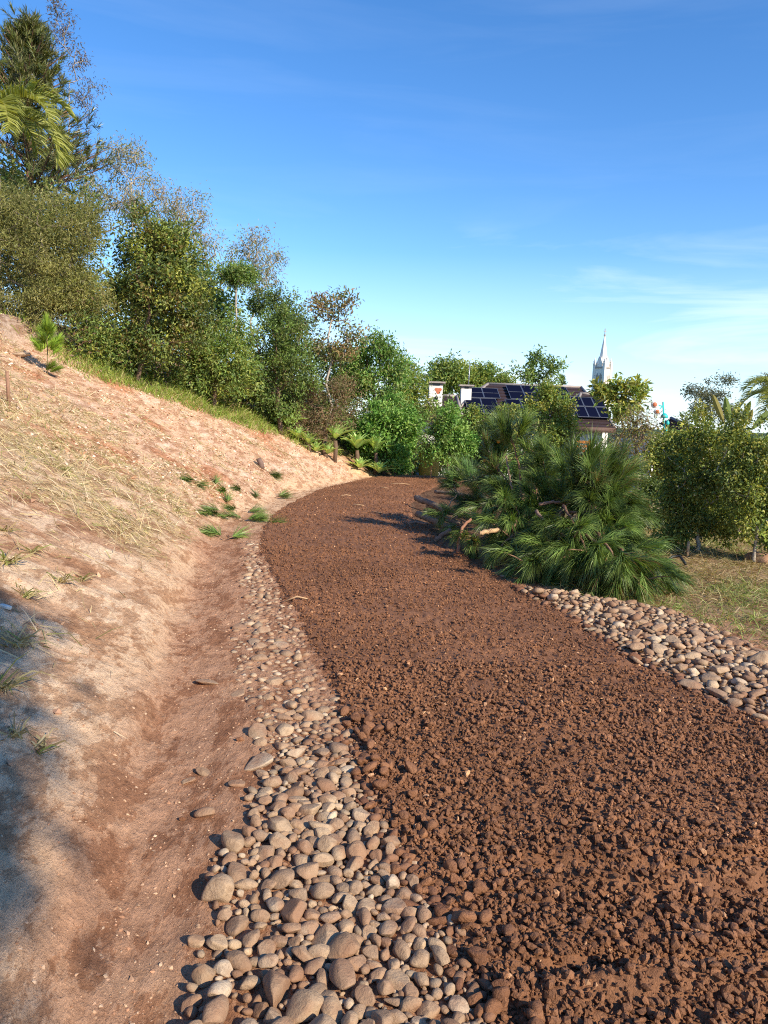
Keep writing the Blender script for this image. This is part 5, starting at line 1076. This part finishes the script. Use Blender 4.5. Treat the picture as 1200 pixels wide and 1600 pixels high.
# ------------------------------------------------------------------ unseen tree, added behind the camera to darken the near slope
sh = np.array([to_sun.x, to_sun.y, to_sun.z]) / to_sun.z
Bl = [(*(np.array((tx_, ty_, 0.3)) + sh * hz_), rr_, rr_, rr_ * .8) for tx_, ty_, hz_, rr_ in ((-1.75, 1.75, 7.2, .62), (-1.95, 2.35, 7.6, .62), (-2.35, 3.1, 7.9, .55), (-2.3, 2.2, 6.8, .7), (-2.6, 3.9, 7.6, .5))]
bs = np.array([Bl[0][0] + 1.0, Bl[0][1] - 0.8, 0.0]); bs[2] = float(H(bs[0], bs[1])); C_ = blob_points(Bl, 190, 5); t = thing('added_shade_tree', 'unseen leafy tree added behind the camera to shade the near slope', 'tree', bs)
V_, T_, Cc = leaf_cloud(C_ - bs, 11000, 0.17, 0.15, 0.08, G_MID, 6); mb = branch_net(np.zeros(3), np.array(Bl[1][:3]) - bs - np.array([0, 0, .6]), C_ - bs, 0.005, 7, rmax=0.09); link('trunk', mesh_np('trunk', np.concatenate(mb.V), np.concatenate(mb.T), MAT['bark'], np.tile(BARK['brown'], (mb.n, 1))), t); link('crown', mesh_np('crown', V_, T_, MAT['leaf'], Cc, False), t)

# ------------------------------------------------------------------ small things
def stake(px, py, pyt, r0, label, mat, lean=0.0, name='stake'):
    g = hit(px, py); top = at(px + lean, pyt, g[1]); h = top[2] - g[2]; t = thing(name, label, 'stake', g)
    MB().tube(np.array([[0, 0, -0.08], [(top[0] - g[0]) * .5, 0, h * .5], [top[0] - g[0], 0, h]]), [r0, r0 * .97, r0 * .93], 8).obj('post', MAT[mat], t); MB().tube(np.array([[top[0] - g[0], 0, h + .001], [top[0] - g[0], 0, h + .008]]), [r0 * .9, r0 * .7], 8).obj('end_grain', MAT['palewood'], t)
stake(14, 634, 580, 0.024, 'thin brown wooden stake on the slope at the left edge', 'wood', -3)
stake(672, 756, 700, 0.022, 'pale wooden stake supporting the young tree at the end of the path', 'palewood', 5)
stake(664, 755, 742, 0.022, 'short reddish peg beside the pale stake', 'wood', 0, 'peg')
stake(1074, 870, 847, 0.018, 'short pale peg in the grass left of the forked shrub trunk', 'palewood', 2, 'peg')

def sapling():
    g = hit(74, 584); t = thing('pine_sapling', 'bright green pine sapling alone on the slope under the olive shrub', 'sapling', g); k = g[1] / F; h = (584 - 507) * k
    MB().tube(np.array([[0, 0, -.03], [.01, 0, h * .5], [0, 0, h * .93]]), [.012, .009, .004], 6, (0.25, 0.2, 0.1)).obj('trunk', MAT['bark'], t, col=True)
    tips = []; ax = []; r = np.random.default_rng(4)
    for i in range(15):
        q = r.uniform(.42, .6) if i < 9 else r.uniform(.6, .85); az = i * 2.4; rr = .17 if q < .62 else .07; tips.append((rr * math.cos(az), rr * math.sin(az), h * q + .05)); ax.append((math.cos(az) * .6, math.sin(az) * .6, .8))
    tips.append((0, 0, h)); ax.append((0, 0, 1.0)); tips.append((0, 0, h * .85)); ax.append((0, 0, 1.0)); tips += [(0.05, 0, .12), (.14, 0, .08)]; ax += [(.6, 0, .5), (.7, .2, .4)]
    V_, T_, C_ = needles_at(np.array(tips), np.array(ax), 150, .2, .010, [(0.26, 0.40, 0.05), (0.33, 0.46, 0.06), (0.20, 0.32, 0.04)], 5, (.1, .9), .1, .15); link('needles', mesh_np('needles', V_, T_, MAT['needle'], C_), t)
sapling()
def sprig(px, py, label, seed, n=3, ln=0.27, az=None):
    g = hit(px, py); r = np.random.default_rng(seed); t = thing('pine_sprig', label, 'sprig', g, 'pine sprigs fallen on the bare ground'); mb = MB(); tips = []; ax = []
    for i in range(n):
        a = (az if az is not None else r.uniform(0, 6.28)) + r.normal(0, .5); d = np.array([math.cos(a), math.sin(a), 0.1]); p0 = np.array([*(r.normal(0, .03 + .022 * n, 2)), .03]); p1 = p0 + d * .2; p1[2] += float(H(g[0] + p1[0], g[1] + p1[1])) - g[2]
        mb.tube(np.array([p0, p1]), [.007, .005], 5, (.25, .15, .09)); tips.append(p1); ax.append(d)
    mb.obj('stem', MAT['bark'], t, col=True); V_, T_, C_ = needles_at(np.array(tips), np.array(ax), 110, ln, .0055, N_COL + [(0.12, 0.2, 0.04)], seed, (.1, .9), .12, .25); link('needles', mesh_np('needles', V_, T_, MAT['needle'], C_), t)
for i, (px, py, n_, lb) in enumerate([(372, 815, 9, 'largest clump of green pine needles lying beside the path'), (350, 768, 2, 'pine sprig high on the bare ground left of the path'), (395, 780, 2, 'pine sprig between the large needle clump and the path bend'),
        (437, 779, 2, 'pine sprig closest to the muddy bend of the path'), (352, 845, 3, 'flattened pine sprig nearest the cobbles'), (302, 755, 2, 'small dark pine sprig farthest up the straw-covered slope'), (415, 735, 2, 'pine sprig lying against the short log'), (370, 798, 3, 'dark pine sprig just above the largest needle clump')]):
    sprig(px, py, lb, 300 + i, n_)
g = hit(410, 732); t = thing('log', 'short grey-brown log end lying on the slope above the path bend', 'log', g); k_ = g[1] / F
MB().tube(np.array([[0.0, -.02, .0], [-.03, 0, .10], [-.09, .02, .2]]), [.055, .06, .055], 10, (0.20, 0.13, 0.10)).obj('bark', MAT['bark'], t, col=True); MB().tube(np.array([[-.09, .02, .201], [-.092, .021, .208]]), [.052, .048], 10).obj('cut_end', MAT['palewood'], t)

def rock(px, py, size, label, mat, seed, flat=0.55, name='stone', sink=0.25, cat='stone'):
    g = hit(px, py); k_ = g[1] / F; V, T = stone_verts(4, seed, 0.5); r = np.random.default_rng(seed); w = size * k_ / 2
    m = mesh_np(name, V * np.array([w * 1.1, w * .8, w * flat]), T, mat); o = link(name, m, None, (g[0], g[1], g[2] + w * flat * (1 - 2 * sink))); o.rotation_euler = (r.normal(0, .15), r.normal(0, .15), r.uniform(-.6, .6)); tag(o, label, cat); return o
rock(320, 1275, 27, 'lone rounded pale stone on the dirt left of the cobbles', MAT['cobble'], 61)
rock(292, 1222, 28, 'flat grey stone half sunk in the dirt above the lone rounded stone', MAT['cobble'], 62, .3)
rock(318, 1208, 26, 'grey stone in the dirt just right of the flat sunk one', MAT['cobble'], 63, .4)
rock(371, 1226, 30, 'flat bluish-grey stone pressed in the dirt next to the cobbles', MAT['cobble'], 64, .25)
rock(322, 1068, 38, 'long flat grey stone lying in the dirt by the upper cobbles', MAT['cobble'], 65, .25)
rock(375, 1157, 12, 'small dark pebble alone on the smooth dirt', MAT['mud_pebble'], 66, .7)
rock(284, 1282, 12, 'small brown pebble beside the lone rounded stone', MAT['mud_pebble'], 67, .7)
rock(181, 568, 26, 'white stone at the foot of the trees on the slope', MAT['whitestone'], 68, .4)
rock(272, 596, 18, 'dark grey stone in the grass strip on the slope', MAT['cobble'], 69, .6)
rock(32, 558, 30, 'grey flat rock on the pale clay at the left edge', MAT['cobble'], 70, .3)
rock(1192, 1045, 52, 'largest brown boulder on the cobbles at the right edge', MAT['cobble'], 71, .7)
rock(1158, 1030, 34, 'flat brown stone in front of the large boulder', MAT['cobble'], 72, .6)
rock(1192, 840, 42, 'white-grey rock under the shrub at the right edge', MAT['whitestone'], 73, .8, sink=.1)
rock(1190, 878, 46, 'flat pale rock at the foot of the thin-trunked shrub', MAT['cobble'], 74, .35)
rock(305, 1475, 30, 'angular tan stone set apart at the outer edge of the near cobbles', MAT['cobble'], 75, .6)
rock(8, 950, 22, 'small white stone in the dead grass at the left edge', MAT['whitestone'], 76, .4)
P = np.array([hit(px, py) for px, py in ((1038, 882), (1050, 879), (1062, 879), (1071, 884))]); P[:, 2] += np.array([.02, .07, .07, .02])
t = tag(MB().tube(P, .016, 8).obj('hose', MAT['rubber']), 'short black hose end in the grass at the right end of the heap', 'hose')
# twigs and straws on the far path
r_ = np.random.default_rng(15)
for i, (px, py, lb) in enumerate([(625, 768, 'long pale twig lying on the far path toward the heap'), (540, 790, 'small pale twig on the path bend'), (560, 806, 'thin straw on the brown path left of centre'), (588, 818, 'short straw in the middle of the far path'), (462, 942, 'thin straw by the upper left edge of the path'), (600, 776, 'small wood chip on the far path')]):
    g = hit(px, py); a = r_.uniform(-.6, .3); l = (.45 if i == 0 else .2); d = np.array([math.cos(a), math.sin(a), 0]) * l
    P = np.array([g - d / 2, g + d * .05 + (0, .02, 0), g + d / 2]); P[:, 2] = path_z(P[:, 0], P[:, 1]) + .02; tag(MB().tube(P, [.009, .008, .005], 5).obj('twig', MAT['palewood']), lb, 'twig', 'twigs on the path')
# green weeds rooted in the slope at the left edge
for i, (px, py, sc, lb) in enumerate([(40, 935, .8, 'sprawling green weed with long blades at the left edge of the slope'), (95, 910, .9, 'long-bladed weed right of the sprawling one on the slope'), (8, 830, .7, 'grass weed at the left edge below the straw band'), (20, 1150, .7, 'dry grass tuft at the left edge in the lower slope'), (60, 1170, .6, 'small dry weed on the lower slope right of the edge tuft'), (275, 800, .8, 'green grass weed in the straw above the dirt track'), (100, 735, .8, 'green grass weed in the upper straw band'), (12, 880, 1.2, 'large tangle of dead and green blades at the left edge of the slope'), (48, 862, .9, 'dead grass tangle right of the large one at the left edge'), (25, 1010, 1.0, 'drooping dead grass tuft at the left edge below the white stone'), (6, 1075, 1.1, 'coarse grass tuft at the left edge half way down the slope'), (130, 905, .6, 'thin sparse weed farthest from the left edge beside the long-bladed one')]):
    g = hit(px, py); r = np.random.default_rng(400 + i); n = int(22 + 55 * max(0, sc - .75)); az = r.uniform(0, 6.28, n); D = unit(np.stack([np.cos(az), np.sin(az), r.uniform(.15, .9, n)], -1))
    V_, T_, C_ = blades(r.normal(0, .02, (n, 3)) * (1, 1, 0), D, sc * r.uniform(.08, .26, n), np.full(n, .009), r.uniform(.4, 1.4, n), pal([(0.24, 0.27, 0.07), (0.46, 0.38, 0.18), (0.50, 0.41, 0.23), (0.34, 0.25, 0.12)], n, r), 5)
    tag(link('weed', mesh_np('weed', V_, T_, MAT['grass'], C_), None, g), lb, 'weed', 'weeds on the bare slope')
# oranges on the citrus tree
ct = [o for o in COL.objects if o.name.startswith('citrus_tree') and 'oranges' in o.get('label', '')][0]; fm = mesh_np('orange', *ICO[2], MAT['fruit'])
for px, py in ((742, 692), (779, 690), (757, 720), (770, 735), (735, 706), (787, 715)):
    p = np.array(at(px, py, 19.8)) - np.array(ct.location); o = link('fruit', fm, ct, p); o.scale = (.05, .05, .048)
